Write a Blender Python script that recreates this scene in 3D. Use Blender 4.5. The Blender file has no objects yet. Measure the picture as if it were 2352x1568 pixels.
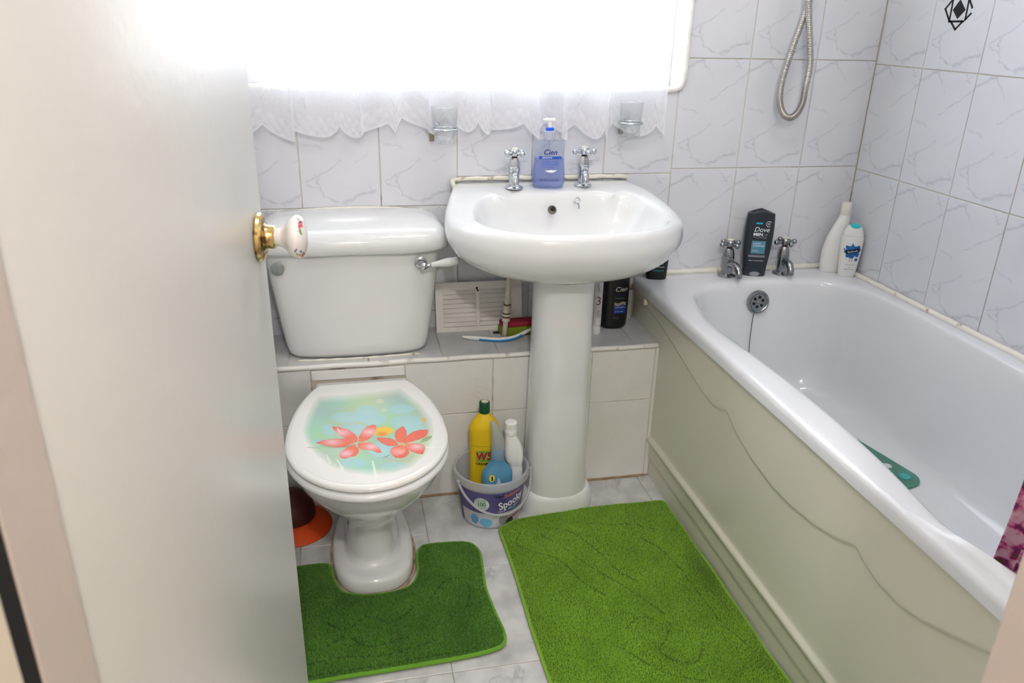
import bpy, bmesh, math, random
import numpy as np
from mathutils import Vector, Matrix, Quaternion
random.seed(7)
rng = np.random.default_rng(7)
S = bpy.context.scene
COL = S.collection
PI = math.pi

# ------------------------------------------------------------------ camera
YAW, PITCH, ROLL = 0.2182, 0.3924, 0.0248
fw = Vector((math.sin(YAW)*math.cos(PITCH), math.cos(YAW)*math.cos(PITCH), -math.sin(PITCH)))
rt = Vector((math.cos(YAW), -math.sin(YAW), 0))
up = rt.cross(fw)
r2 = math.cos(ROLL)*rt + math.sin(ROLL)*up
u2 = -math.sin(ROLL)*rt + math.cos(ROLL)*up
cd = bpy.data.cameras.new('camera'); cam = bpy.data.objects.new('camera', cd); COL.objects.link(cam)
m = Matrix(((r2.x, u2.x, -fw.x, -1.5002), (r2.y, u2.y, -fw.y, -2.0912), (r2.z, u2.z, -fw.z, 1.245), (0, 0, 0, 1)))
cam.matrix_world = m
cd.sensor_width = 36; cd.sensor_fit = 'HORIZONTAL'; cd.lens = 36*1803.2/2352
cd.clip_start = 0.02; cd.clip_end = 60
cd.dof.use_dof = True; cd.dof.focus_distance = 1.95; cd.dof.aperture_fstop = 9.0
S.camera = cam

# ------------------------------------------------------------------ world, light, exposure
SKY = 7.0
EXPO = 0.0
W = bpy.data.worlds.new('sky'); S.world = W; W.use_nodes = True
bg = W.node_tree.nodes['Background']; bg.inputs[0].default_value = (0.93, 0.97, 1.0, 1); bg.inputs[1].default_value = SKY
S.view_settings.view_transform = 'Standard'; S.view_settings.look = 'None'
S.view_settings.exposure = EXPO; S.view_settings.gamma = 1.0; S.view_settings.use_curve_mapping = False
try:
    S.cycles.use_denoising = True; S.cycles.max_bounces = 6; S.cycles.diffuse_bounces = 4; S.cycles.glossy_bounces = 3; S.cycles.adaptive_threshold = 0.2; S.cycles.adaptive_min_samples = 16
    S.cycles.transparent_max_bounces = 24; S.cycles.sample_clamp_indirect = 8.0
    S.cycles.caustics_reflective = False; S.cycles.caustics_refractive = False
except Exception:
    pass
def area_portal(name, loc, rot, sx, sy):
    l = bpy.data.lights.new(name, 'AREA'); l.shape = 'RECTANGLE'; l.size = sx; l.size_y = sy
    o = bpy.data.objects.new(name, l); o.location = loc; o.rotation_euler = rot; COL.objects.link(o)
    l.cycles.is_portal = True
    return o
area_portal('window_portal', (-1.165, 0.16, 1.53), (-PI/2, 0, 0), 1.2, 0.94)
LAMP_BATH, FILL_HALL = 14.0, 68.0

# ------------------------------------------------------------------ helpers
def lin(c):
    return tuple(((x/255)/12.92 if x/255 <= 0.04045 else ((x/255+0.055)/1.055)**2.4) for x in c)
MATS = {}
def pm(name, rgb, rough=0.5, metal=0.0, spec=0.5, coat=0.0, bump=None, var=None, trans=0.0, ior=1.45, sub=None):
    """principled material; rgb in 0..255; bump=(scale,strength,dist); var=(scale,amount,rgb2)"""
    if name in MATS: return MATS[name]
    mt = bpy.data.materials.new(name); mt.use_nodes = True; nt = mt.node_tree; b = nt.nodes['Principled BSDF']
    c = lin(rgb); b.inputs['Base Color'].default_value = (*c, 1)
    b.inputs['Roughness'].default_value = rough; b.inputs['Metallic'].default_value = metal
    b.inputs['Specular IOR Level'].default_value = spec; b.inputs['IOR'].default_value = ior
    b.inputs['Coat Weight'].default_value = coat; b.inputs['Coat Roughness'].default_value = 0.05
    b.inputs['Transmission Weight'].default_value = trans
    if sub:
        b.inputs['Subsurface Weight'].default_value = sub; b.inputs['Subsurface Scale'].default_value = 0.01
    tc = nt.nodes.new('ShaderNodeTexCoord')
    if var:
        n = nt.nodes.new('ShaderNodeTexNoise'); n.inputs['Scale'].default_value = var[0]; n.inputs['Detail'].default_value = 5
        nt.links.new(tc.outputs['Object'], n.inputs['Vector'])
        mr = nt.nodes.new('ShaderNodeMapRange'); mr.inputs[1].default_value = var[3] if len(var) > 3 else 0.42; mr.inputs[2].default_value = var[4] if len(var) > 3 else 0.68
        mr.inputs[4].default_value = var[1]
        nt.links.new(n.outputs['Fac'], mr.inputs[0])
        mx = nt.nodes.new('ShaderNodeMix'); mx.data_type = 'RGBA'
        mx.inputs[6].default_value = (*c, 1); mx.inputs[7].default_value = (*lin(var[2]), 1)
        nt.links.new(mr.outputs[0], mx.inputs[0]); nt.links.new(mx.outputs[2], b.inputs['Base Color'])
    if bump:
        n = nt.nodes.new('ShaderNodeTexNoise'); n.inputs['Scale'].default_value = bump[0]; n.inputs['Detail'].default_value = 3
        nt.links.new(tc.outputs['Object'], n.inputs['Vector'])
        bp = nt.nodes.new('ShaderNodeBump'); bp.inputs['Strength'].default_value = bump[1]; bp.inputs['Distance'].default_value = bump[2]
        nt.links.new(n.outputs['Fac'], bp.inputs['Height']); nt.links.new(bp.outputs[0], b.inputs['Normal'])
    MATS[name] = mt
    return mt
def nodes_mat(name):
    mt = bpy.data.materials.new(name); mt.use_nodes = True; nt = mt.node_tree
    MATS[name] = mt
    return mt, nt, nt.nodes['Principled BSDF'], nt.nodes['Material Output']
def see_through(name, tint, opacity, body=None, gloss=0.06, rough=0.03, translucent=0.5, edge=4.0):
    """thin plastic or glass: tinted transparency, a share of coloured body, a glossy surface"""
    if name in MATS: return MATS[name]
    mt, nt, b, out = nodes_mat(name); nt.nodes.remove(b)
    tr = nt.nodes.new('ShaderNodeBsdfTransparent'); tr.inputs[0].default_value = (*lin(tint), 1)
    last = tr
    if opacity > 0:
        d = nt.nodes.new('ShaderNodeBsdfDiffuse'); d.inputs[0].default_value = (*lin(body), 1)
        tl = nt.nodes.new('ShaderNodeBsdfTranslucent'); tl.inputs[0].default_value = (*lin(body), 1)
        m1 = nt.nodes.new('ShaderNodeMixShader'); m1.inputs[0].default_value = translucent
        nt.links.new(d.outputs[0], m1.inputs[1]); nt.links.new(tl.outputs[0], m1.inputs[2])
        m2 = nt.nodes.new('ShaderNodeMixShader'); m2.inputs[0].default_value = opacity
        nt.links.new(tr.outputs[0], m2.inputs[1]); nt.links.new(m1.outputs[0], m2.inputs[2]); last = m2
    g = nt.nodes.new('ShaderNodeBsdfGlossy'); g.inputs['Roughness'].default_value = rough
    lw = nt.nodes.new('ShaderNodeLayerWeight'); lw.inputs[0].default_value = 0.5
    pw = nt.nodes.new('ShaderNodeMath'); pw.operation = 'POWER'; pw.inputs[1].default_value = edge
    nt.links.new(lw.outputs['Facing'], pw.inputs[0])
    ad = nt.nodes.new('ShaderNodeMath'); ad.operation = 'MULTIPLY_ADD'; ad.inputs[1].default_value = 0.55; ad.inputs[2].default_value = gloss*0.6
    nt.links.new(pw.outputs[0], ad.inputs[0])
    m3 = nt.nodes.new('ShaderNodeMixShader'); nt.links.new(ad.outputs[0], m3.inputs[0])
    nt.links.new(last.outputs[0], m3.inputs[1]); nt.links.new(g.outputs[0], m3.inputs[2])
    nt.links.new(m3.outputs[0], out.inputs[0])
    return mt
def attr_mat(name, rough=0.4, coat=0.0, spec=0.5):
    """print: colours from the mesh's 'print' colour attribute"""
    if name in MATS: return MATS[name]
    mt, nt, b, out = nodes_mat(name)
    a = nt.nodes.new('ShaderNodeAttribute'); a.attribute_name = 'print'
    nt.links.new(a.outputs['Color'], b.inputs['Base Color'])
    b.inputs['Roughness'].default_value = rough; b.inputs['Coat Weight'].default_value = coat
    b.inputs['Specular IOR Level'].default_value = spec
    return mt

ORG = {}
def org(p): return ORG.get(p.name, Vector((0, 0, 0))) if p else Vector((0, 0, 0))
def tagit(o, label=None, cat=None, group=None, kind=None):
    if label: o['label'] = label
    if cat: o['category'] = cat
    if group: o['group'] = group
    if kind: o['kind'] = kind
    return o
def thing(name, label, cat, loc=(0, 0, 0), rotz=0.0, group=None, kind=None, world=True):
    """an Empty at the thing's base; with world=True its parts are modelled in room coordinates"""
    o = bpy.data.objects.new(name, None); COL.objects.link(o); o.location = loc; o.rotation_euler = (0, 0, rotz)
    o.empty_display_size = 0.03
    ORG[o.name] = Vector(loc) if world else Vector((0, 0, 0))
    return tagit(o, label, cat, group, kind)
def obj(name, vf, mat, parent=None, smooth=True, auto=None, label=None, kind=None):
    v, f = vf
    o0 = org(parent)
    me = bpy.data.meshes.new(name)
    me.from_pydata([(p[0]-o0.x, p[1]-o0.y, p[2]-o0.z) for p in v], [], [tuple(q) for q in f]); me.update()
    if smooth:
        me.shade_smooth()
        if auto is not None: me.set_sharp_from_angle(angle=math.radians(auto))
    if mat: me.materials.append(mat)
    o = bpy.data.objects.new(name, me); COL.objects.link(o)
    if parent: o.parent = parent
    ORG[o.name] = o0.copy()
    if label: o['label'] = label
    if kind: o['kind'] = kind
    return o
def from_bm(bm):
    bm.verts.ensure_lookup_table(); bm.verts.index_update()
    v = [tuple(x.co) for x in bm.verts]; f = [[x.index for x in q.verts] for q in bm.faces]
    bm.free(); return v, f
def box(x0, x1, y0, y1, z0, z1, bev=0.0, seg=2):
    bm = bmesh.new(); bmesh.ops.create_cube(bm, size=1)
    for v in bm.verts:
        v.co = Vector(((x0+x1)/2+v.co.x*(x1-x0), (y0+y1)/2+v.co.y*(y1-y0), (z0+z1)/2+v.co.z*(z1-z0)))
    if bev > 0: bmesh.ops.bevel(bm, geom=bm.edges[:], offset=bev, segments=seg, affect='EDGES', profile=0.5)
    return from_bm(bm)
def join(*vfs):
    V, F = [], []
    for v, f in vfs:
        k = len(V); V += list(v); F += [[i+k for i in q] for q in f]
    return V, F
def xf(vf, M):
    return [tuple(M @ Vector(p)) for p in vf[0]], vf[1]
def T(x, y, z): return Matrix.Translation((x, y, z))
def RX(a): return Matrix.Rotation(a, 4, 'X')
def RY(a): return Matrix.Rotation(a, 4, 'Y')
def RZ(a): return Matrix.Rotation(a, 4, 'Z')
def axis_to(d):
    """matrix turning +z to direction d"""
    return Vector((0, 0, 1)).rotation_difference(Vector(d).normalized()).to_matrix().to_4x4()
def loft(rings, cap0=True, cap1=True, closed=True):
    n = len(rings[0]); V = [tuple(p) for r in rings for p in r]; F = []
    for i in range(len(rings)-1):
        for j in range(n if closed else n-1):
            k = (j+1) % n
            F.append((i*n+j, i*n+k, (i+1)*n+k, (i+1)*n+j))
    if cap0: F.append(tuple(reversed(range(n))))
    if cap1: F.append(tuple(range((len(rings)-1)*n, len(rings)*n)))
    return V, F
def lathe(prof, seg=32, cap0=True, cap1=True):
    rings = [[(r*math.cos(2*PI*j/seg), r*math.sin(2*PI*j/seg), z) for j in range(seg)] for r, z in prof]
    return loft(rings, cap0, cap1)
def catmull(pts, n, closed=False):
    P = [Vector(p) if len(p) == 3 else Vector((p[0], p[1], 0)) for p in pts]; out = []; m_ = len(P)
    segs = m_ if closed else m_-1
    for k in range(n):
        t = k/(n if closed else n-1)*segs; i = min(int(t), segs-1); t -= i
        if closed: a, b, c, d = P[(i-1) % m_], P[i % m_], P[(i+1) % m_], P[(i+2) % m_]
        else: a, b, c, d = P[max(i-1, 0)], P[i], P[min(i+1, m_-1)], P[min(i+2, m_-1)]
        out.append(0.5*((2*b)+(-a+c)*t+(2*a-5*b+4*c-d)*t*t+(-a+3*b-3*c+d)*t**3))
    return out
def tube(path, rad, seg=12, caps=True):
    """path: list of Vectors; rad: number or list"""
    P = [Vector(p) for p in path]; n = len(P)
    R = [rad]*n if not hasattr(rad, '__len__') else rad
    rings = []; nrm = None
    for i in range(n):
        t = (P[min(i+1, n-1)]-P[max(i-1, 0)]).normalized()
        if nrm is None:
            nrm = t.orthogonal().normalized()
        else:
            nrm = (nrm-t*nrm.dot(t)).normalized()
        bn = t.cross(nrm)
        rings.append([P[i]+R[i]*(math.cos(2*PI*j/seg)*nrm+math.sin(2*PI*j/seg)*bn) for j in range(seg)])
    return loft(rings, caps, caps)
def sphere(c, r, seg=16, rings=10, sz=1.0):
    prof = [(max(r*math.sin(PI*i/rings), 1e-5), -r*sz*math.cos(PI*i/rings)) for i in range(rings+1)]
    return xf(lathe(prof, seg), T(*c))
def torus(R, r, seg=40, sub=10):
    V, F = [], []
    for i in range(seg):
        a = 2*PI*i/seg
        for j in range(sub):
            b = 2*PI*j/sub
            V.append(((R+r*math.cos(b))*math.cos(a), (R+r*math.cos(b))*math.sin(a), r*math.sin(b)))
    for i in range(seg):
        for j in range(sub):
            F.append((i*sub+j, ((i+1) % seg)*sub+j, ((i+1) % seg)*sub+(j+1) % sub, i*sub+(j+1) % sub))
    return V, F
def sup(a, b, n=2.0, seg=48, cx=0.0, cy=0.0, z=0.0):
    out = []
    for j in range(seg):
        t = 2*PI*j/seg; c, s = math.cos(t), math.sin(t)
        out.append((cx+a*math.copysign(abs(c)**(2/n), c), cy+b*math.copysign(abs(s)**(2/n), s), z))
    return out
def smooth01(t):
    t = max(0.0, min(1.0, t)); return t*t*(3-2*t)
def paint(o, cols):
    """vertex colours (0..255 sRGB rows) into the 'print' attribute"""
    a = o.data.color_attributes.new('print', 'FLOAT_COLOR', 'POINT')
    c = np.asarray(cols, float)/255
    c = np.where(c <= 0.04045, c/12.92, ((c+0.055)/1.055)**2.4)
    a.data.foreach_set('color', np.concatenate([c, np.ones((len(c), 1))], 1).astype(np.float32).ravel())
def text_vf(s, size, shear=0.0, bold=0.0, align='CENTER', sx=1.0):
    c = bpy.data.curves.new('t', 'FONT'); c.body = s; c.size = size; c.shear = shear; c.offset = bold
    c.align_x = align; c.align_y = 'CENTER'; c.resolution_u = 3
    o = bpy.data.objects.new('t', c); COL.objects.link(o)
    dg = bpy.context.evaluated_depsgraph_get(); me = bpy.data.meshes.new_from_object(o.evaluated_get(dg))
    v = [(p.co.x*sx, p.co.y) for p in me.vertices]; f = [tuple(q.vertices) for q in me.polygons]
    bpy.data.objects.remove(o); bpy.data.curves.remove(c); bpy.data.meshes.remove(me)
    return v, f
def rect2(x0, x1, y0, y1, nx=8, ny=4, skew=0.0):
    v = []; f = []
    for j in range(ny+1):
        for i in range(nx+1):
            yy = y0+(y1-y0)*j/ny
            v.append((x0+(x1-x0)*i/nx+skew*(yy-y0), yy))
    for j in range(ny):
        for i in range(nx):
            a = j*(nx+1)+i; f.append((a, a+1, a+nx+2, a+nx+1))
    return v, f
def disc2(cx, cy, rx, ry, n=24, jag=0.0):
    v = [(cx, cy)]; k = 3
    for q in range(1, k+1):
        for i in range(n):
            r = q/k*(1+(jag*(random.random()-0.4) if q == k else 0))
            v.append((cx+rx*r*math.cos(2*PI*i/n), cy+ry*r*math.sin(2*PI*i/n)))
    f = [(0, 1+i, 1+(i+1) % n) for i in range(n)]
    for q in range(k-1):
        for i in range(n):
            a = 1+q*n+i; b = 1+q*n+(i+1) % n
            f.append((a, a+n, b+n, b))
    return v, f
def decal(name, vf2, mapper, mat, parent, label=None):
    v = [mapper(p[0], p[1]) for p in vf2[0]]
    return obj(name, (v, vf2[1]), mat, parent, smooth=True, label=label)

# ------------------------------------------------------------------ shared materials
M_CER = pm('white_ceramic', (226, 228, 229), 0.08, coat=0.6)
M_CHROME = pm('chrome', (205, 208, 212), 0.12, metal=1.0)
M_CHROME2 = pm('worn_chrome', (150, 154, 158), 0.24, metal=1.0)
M_CREAMPL = pm('cream_plastic', (226, 221, 207), 0.4)
M_SEAL = pm('cream_sealant', (232, 228, 214), 0.4, var=(40, 0.7, (150, 118, 78), 0.62, 0.70))
M_GROUT = pm('cream_grout', (218, 210, 194), 0.8, var=(11, 0.8, (90, 66, 52), 0.60, 0.70))
M_WHITEPL = pm('white_plastic', (238, 238, 238), 0.3)
M_BLACKPL = pm('black_plastic', (14, 15, 18), 0.3)
M_RUST = pm('rust', (70, 34, 18), 0.8)
M_DARK = pm('hole_shade', (18, 14, 12), 0.7)  # near-black colour painted for the shade inside holes
def tile_material(name, base, vein, strength, cloud):
    mt, nt, b, out = nodes_mat(name)
    tc = nt.nodes.new('ShaderNodeTexCoord')
    mp = nt.nodes.new('ShaderNodeMapping'); mp.inputs['Rotation'].default_value = (0, math.radians(38), 0)
    mp.inputs['Scale'].default_value = (4.0, 1, 7.0)
    nt.links.new(tc.outputs['Object'], mp.inputs['Vector'])
    n = nt.nodes.new('ShaderNodeTexNoise'); n.inputs['Scale'].default_value = 1.25; n.inputs['Detail'].default_value = 6
    n.inputs['Roughness'].default_value = 0.6; n.inputs['Distortion'].default_value = 1.6
    nt.links.new(mp.outputs[0], n.inputs['Vector'])
    sb = nt.nodes.new('ShaderNodeMath'); sb.operation = 'SUBTRACT'; sb.inputs[1].default_value = 0.5
    ab = nt.nodes.new('ShaderNodeMath'); ab.operation = 'ABSOLUTE'
    nt.links.new(n.outputs['Fac'], sb.inputs[0]); nt.links.new(sb.outputs[0], ab.inputs[0])
    mr = nt.nodes.new('ShaderNodeMapRange'); mr.inputs[1].default_value = 0.0; mr.inputs[2].default_value = 0.05
    mr.inputs[3].default_value = 1; mr.inputs[4].default_value = 0
    nt.links.new(ab.outputs[0], mr.inputs[0])
    n2 = nt.nodes.new('ShaderNodeTexNoise'); n2.inputs['Scale'].default_value = 9; n2.inputs['Detail'].default_value = 2
    nt.links.new(tc.outputs['Object'], n2.inputs['Vector'])
    mr2 = nt.nodes.new('ShaderNodeMapRange'); mr2.inputs[1].default_value = 0.48; mr2.inputs[2].default_value = 0.72
    nt.links.new(n2.outputs['Fac'], mr2.inputs[0])
    mu = nt.nodes.new('ShaderNodeMath'); mu.operation = 'MULTIPLY'
    nt.links.new(mr.outputs[0], mu.inputs[0]); nt.links.new(mr2.outputs[0], mu.inputs[1])
    mu2 = nt.nodes.new('ShaderNodeMath'); mu2.operation = 'MULTIPLY'; mu2.inputs[1].default_value = strength
    nt.links.new(mu.outputs[0], mu2.inputs[0])
    n3 = nt.nodes.new('ShaderNodeTexNoise'); n3.inputs['Scale'].default_value = 14; n3.inputs['Detail'].default_value = 4
    nt.links.new(tc.outputs['Object'], n3.inputs['Vector'])
    mr3 = nt.nodes.new('ShaderNodeMapRange'); mr3.inputs[1].default_value = 0.4; mr3.inputs[2].default_value = 0.75; mr3.inputs[4].default_value = cloud
    nt.links.new(n3.outputs['Fac'], mr3.inputs[0])
    ad = nt.nodes.new('ShaderNodeMath'); ad.operation = 'MAXIMUM'
    nt.links.new(mu2.outputs[0], ad.inputs[0]); nt.links.new(mr3.outputs[0], ad.inputs[1])
    mx = nt.nodes.new('ShaderNodeMix'); mx.data_type = 'RGBA'
    mx.inputs[6].default_value = (*lin(base), 1); mx.inputs[7].default_value = (*lin(vein), 1)
    nt.links.new(ad.outputs[0], mx.inputs[0]); nt.links.new(mx.outputs[2], b.inputs['Base Color'])
    b.inputs['Roughness'].default_value = 0.16
    return mt
def veined_tile(name, base, vein, veins, cloud):
    """printed marble: the same set of soft veins (mm, from the tile's lower left corner) on every tile"""
    mt, nt, b, out = nodes_mat(name); N, Lk = nt.nodes, nt.links
    tc = N.new('ShaderNodeTexCoord')
    p = tc.outputs['Object']
    for sc_, am in ((20, 0.030), (80, 0.012)):
        n = N.new('ShaderNodeTexNoise'); n.inputs['Scale'].default_value = sc_; n.inputs['Detail'].default_value = 2
        Lk.new(tc.outputs['Object'], n.inputs['Vector'])
        a = N.new('ShaderNodeVectorMath'); a.operation = 'MULTIPLY_ADD'; a.inputs[1].default_value = (am, 0, am)
        sb_ = N.new('ShaderNodeVectorMath'); sb_.operation = 'SUBTRACT'; sb_.inputs[1].default_value = (0.5, 0.5, 0.5)
        Lk.new(n.outputs['Color'], sb_.inputs[0]); Lk.new(sb_.outputs[0], a.inputs[0]); Lk.new(p, a.inputs[2]); p = a.outputs[0]
    fl = N.new('ShaderNodeVectorMath'); fl.operation = 'MULTIPLY'; fl.inputs[1].default_value = (1, 0, 1); Lk.new(p, fl.inputs[0]); p = fl.outputs[0]
    acc = None
    for x1, z1, x2, z2, w, st_ in veins:
        A = (x1/1000, 0, z1/1000); D = ((x2-x1)/1000, 0, (z2-z1)/1000); L2 = D[0]**2+D[2]**2
        s1 = N.new('ShaderNodeVectorMath'); s1.operation = 'SUBTRACT'; s1.inputs[1].default_value = A; Lk.new(p, s1.inputs[0])
        dt = N.new('ShaderNodeVectorMath'); dt.operation = 'DOT_PRODUCT'; dt.inputs[1].default_value = (D[0]/L2, 0, D[2]/L2); Lk.new(s1.outputs[0], dt.inputs[0])
        cl_ = N.new('ShaderNodeClamp'); Lk.new(dt.outputs['Value'], cl_.inputs[0])
        sc2 = N.new('ShaderNodeVectorMath'); sc2.operation = 'SCALE'; sc2.inputs[0].default_value = D; Lk.new(cl_.outputs[0], sc2.inputs['Scale'])
        ds = N.new('ShaderNodeVectorMath'); ds.operation = 'DISTANCE'; Lk.new(s1.outputs[0], ds.inputs[0]); Lk.new(sc2.outputs[0], ds.inputs[1])
        mr_ = N.new('ShaderNodeMapRange'); mr_.inputs[1].default_value = 0.0; mr_.inputs[2].default_value = w/1000; mr_.inputs[3].default_value = st_; mr_.inputs[4].default_value = 0.0
        Lk.new(ds.outputs['Value'], mr_.inputs[0])
        if acc is None: acc = mr_.outputs[0]
        else:
            mx_ = N.new('ShaderNodeMath'); mx_.operation = 'MAXIMUM'; Lk.new(acc, mx_.inputs[0]); Lk.new(mr_.outputs[0], mx_.inputs[1]); acc = mx_.outputs[0]
    n3 = N.new('ShaderNodeTexNoise'); n3.inputs['Scale'].default_value = 40; n3.inputs['Detail'].default_value = 5; Lk.new(tc.outputs['Object'], n3.inputs['Vector'])
    mr3 = N.new('ShaderNodeMapRange'); mr3.inputs[1].default_value = 0.3; mr3.inputs[2].default_value = 0.7; mr3.inputs[3].default_value = 0.45; mr3.inputs[4].default_value = 1.25; Lk.new(n3.outputs['Fac'], mr3.inputs[0])
    mu_ = N.new('ShaderNodeMath'); mu_.operation = 'MULTIPLY'; Lk.new(acc, mu_.inputs[0]); Lk.new(mr3.outputs[0], mu_.inputs[1])
    n4 = N.new('ShaderNodeTexNoise'); n4.inputs['Scale'].default_value = 10; n4.inputs['Detail'].default_value = 3; Lk.new(tc.outputs['Object'], n4.inputs['Vector'])
    mr4 = N.new('ShaderNodeMapRange'); mr4.inputs[1].default_value = 0.35; mr4.inputs[2].default_value = 0.75; mr4.inputs[4].default_value = cloud; Lk.new(n4.outputs['Fac'], mr4.inputs[0])
    ad_ = N.new('ShaderNodeMath'); ad_.operation = 'ADD'; ad_.use_clamp = True; Lk.new(mu_.outputs[0], ad_.inputs[0]); Lk.new(mr4.outputs[0], ad_.inputs[1])
    mx = N.new('ShaderNodeMix'); mx.data_type = 'RGBA'; mx.inputs[6].default_value = (*lin(base), 1); mx.inputs[7].default_value = (*lin(vein), 1)
    Lk.new(ad_.outputs[0], mx.inputs[0]); Lk.new(mx.outputs[2], b.inputs['Base Color']); b.inputs['Roughness'].default_value = 0.16
    return mt
VEINS = [(108, 12, 186, 44, 9, 0.75), (2, 262, 66, 292, 10, 0.7), (95, 190, 198, 258, 4.5, 0.6), (10, 66, 108, 122, 4.5, 0.55), (36, 86, 56, 30, 4.5, 0.65), (56, 34, 104, 10, 5, 0.6), (14, 60, 48, 50, 4, 0.5),
         (8, 168, 60, 150, 5, 0.4), (60, 292, 84, 262, 5, 0.5), (84, 262, 96, 236, 4, 0.35), (150, 296, 172, 276, 4, 0.5), (160, 276, 178, 292, 3.5, 0.45), (140, 118, 176, 140, 5, 0.3), (176, 60, 192, 30, 3.5, 0.4)]
M_TILE = veined_tile('marbled_wall_tile', (220, 222, 229), (164, 168, 180), [(a, b_, c, d, w*0.78, st*0.68) for a, b_, c, d, w, st in VEINS], 0.10)
M_TILEW = tile_material('plain_white_tile', (230, 230, 227), (190, 188, 180), 0.3, 0.12)
M_LEDGE = tile_material('ledge_tile', (206, 207, 208), (150, 150, 152), 0.5, 0.3)
M_VINYL = tile_material('marbled_floor_tile', (208, 208, 208), (138, 138, 142), 0.75, 0.62)
M_VINYL.node_tree.nodes['Principled BSDF'].inputs['Roughness'].default_value = 0.3
M_PAINT = pm('white_gloss_paint', (222, 218, 210), 0.22, bump=(90, 0.25, 0.002))
M_DOORP = pm('door_gloss_paint', (220, 219, 214), 0.3, spec=0.35, bump=(70, 0.28, 0.0016))
M_FRAMEP = pm('cream_frame_paint', (208, 194, 184), 0.4, bump=(120, 0.3, 0.002))
M_WALLP = pm('white_wall_paint', (226, 224, 220), 0.8, bump=(150, 0.2, 0.001))
M_HALL = pm('hall_wall_paint', (226, 220, 212), 0.8)

# ------------------------------------------------------------------ the room shell
def struct(name, vf, mat, parent=None):
    o = obj(name, vf, mat, parent, smooth=False)
    if parent is None: o['kind'] = 'structure'
    return o
XL, YF, ZC = -1.76, -1.65, 2.35           # left wall, doorway wall, ceiling
WX0, WX1, WZ0, WZ1 = -1.745, -0.578, 1.072, 2.0   # window opening
g = 0.003                                  # grout lies 3 mm behind the tile face
floor = struct('floor', box(-3.0, 0.35, -3.4, 0.25, -0.06, -0.0015), pm('floor_joint', (178, 170, 158), 0.7, var=(12, 0.8, (120, 108, 96))))
wall_back = struct('wall_back', join(
    box(XL-0.1, 0.1, g, 0.16, -0.06, WZ0), box(WX1, 0.1, g, 0.16, WZ0, ZC), box(XL-0.1, WX0, g, 0.16, WZ0, ZC),
    box(WX0, WX1, g, 0.16, WZ1, ZC)), M_GROUT)
wall_right = struct('wall_right', box(g, 0.12, YF-0.1, 0.0025, -0.06, ZC), M_GROUT)
wall_left = struct('wall_left', box(XL-0.1, XL, YF-0.1, 0.0025, -0.06, ZC), M_WALLP)
DX0, DX1, DZ = -1.677, -0.956, 2.0
wall_front = struct('wall_front', join(
    box(-3.0, DX0-0.03, -1.75, YF, -0.06, ZC), box(DX1+0.03, 0.35, -1.75, YF, -0.06, ZC),
    box(DX0-0.03, DX1+0.03, -1.75, YF, DZ+0.03, ZC)), M_HALL)
ceiling = struct('ceiling', box(-3.0, 0.35, -3.4, 0.16, ZC, ZC+0.08), M_WALLP)
wall_hall = struct('wall_hall', join(box(-3.0, 0.35, -3.4, -3.3, -0.06, ZC), box(-3.0, -2.9, -3.3, -1.75, -0.06, ZC),
                                     box(0.25, 0.35, -3.3, -1.75, -0.06, ZC)), M_HALL)

TILES = {}
def tile_mesh(w, h, mat, t=0.007, bev=0.0012):
    k = (round(w, 3), round(h, 3), mat.name)
    if k not in TILES:
        v, f = box(0, w, 0, t, 0, h, bev, 1)
        me = bpy.data.meshes.new('tile'); me.from_pydata(v, [], f); me.materials.append(mat); me.update()
        TILES[k] = me
    return TILES[k]
def tile(parent, x0, x1, z0, z1, face, mat, off=0.0, gap=0.0013, name='tile'):
    """face 'back': x,z in wall plane at y=off; 'right': x means -y, at x=off; 'top': x, y (z0..z1) at z=off"""
    me = tile_mesh(x1-x0-2*gap, z1-z0-2*gap, mat)
    o = bpy.data.objects.new(name, me); COL.objects.link(o); o.parent = parent
    j = random.uniform(-0.0004, 0.0004)
    if face == 'back': o.location = (x0+gap, off+j, z0+gap)
    elif face == 'right': o.location = (off+j, -(x0+gap), z0+gap); o.rotation_euler = (0, 0, -PI/2)
    else: o.location = (x0+gap, z0+gap, off+j); o.rotation_euler = (-PI/2, 0, 0)
    return o
CX = [-1.76, -1.605, -1.401, -1.198, -0.993, -0.79, -0.588, -0.388, -0.188, -0.0005]
for i in range(len(CX)-1):
    a, b = CX[i], CX[i+1]
    if b <= -0.58:
        zs = [0.25, 0.469, 0.769, WZ0-0.004] if b < -1.1 else [0.25, 0.545, 0.845, WZ0-0.004]
        for k in range(3): tile(wall_back, a, b, zs[k], zs[k+1], 'back', M_TILE)
    else:
        for z0, z1 in ((0.25, 0.547), (0.547, 0.857), (0.857, 1.152), (1.152, 1.452), (1.452, 1.752), (1.752, 2.052), (2.052, ZC)):
            tile(wall_back, a, b, z0, z1, 'back', M_TILE)
YC = [0.0005, 0.194, 0.389, 0.584, 0.779, 0.974, 1.169, 1.364, 1.559, 1.648]
RT = {}
for i in range(len(YC)-1):
    for z0, z1 in ((0.25, 0.549), (0.549, 0.850), (0.850, 1.143), (1.143, 1.443), (1.443, 1.743), (1.743, 2.043), (2.043, ZC)):
        RT[(i, z0)] = tile(wall_right, YC[i], YC[i+1], z0, z1, 'right', M_TILE)

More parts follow.
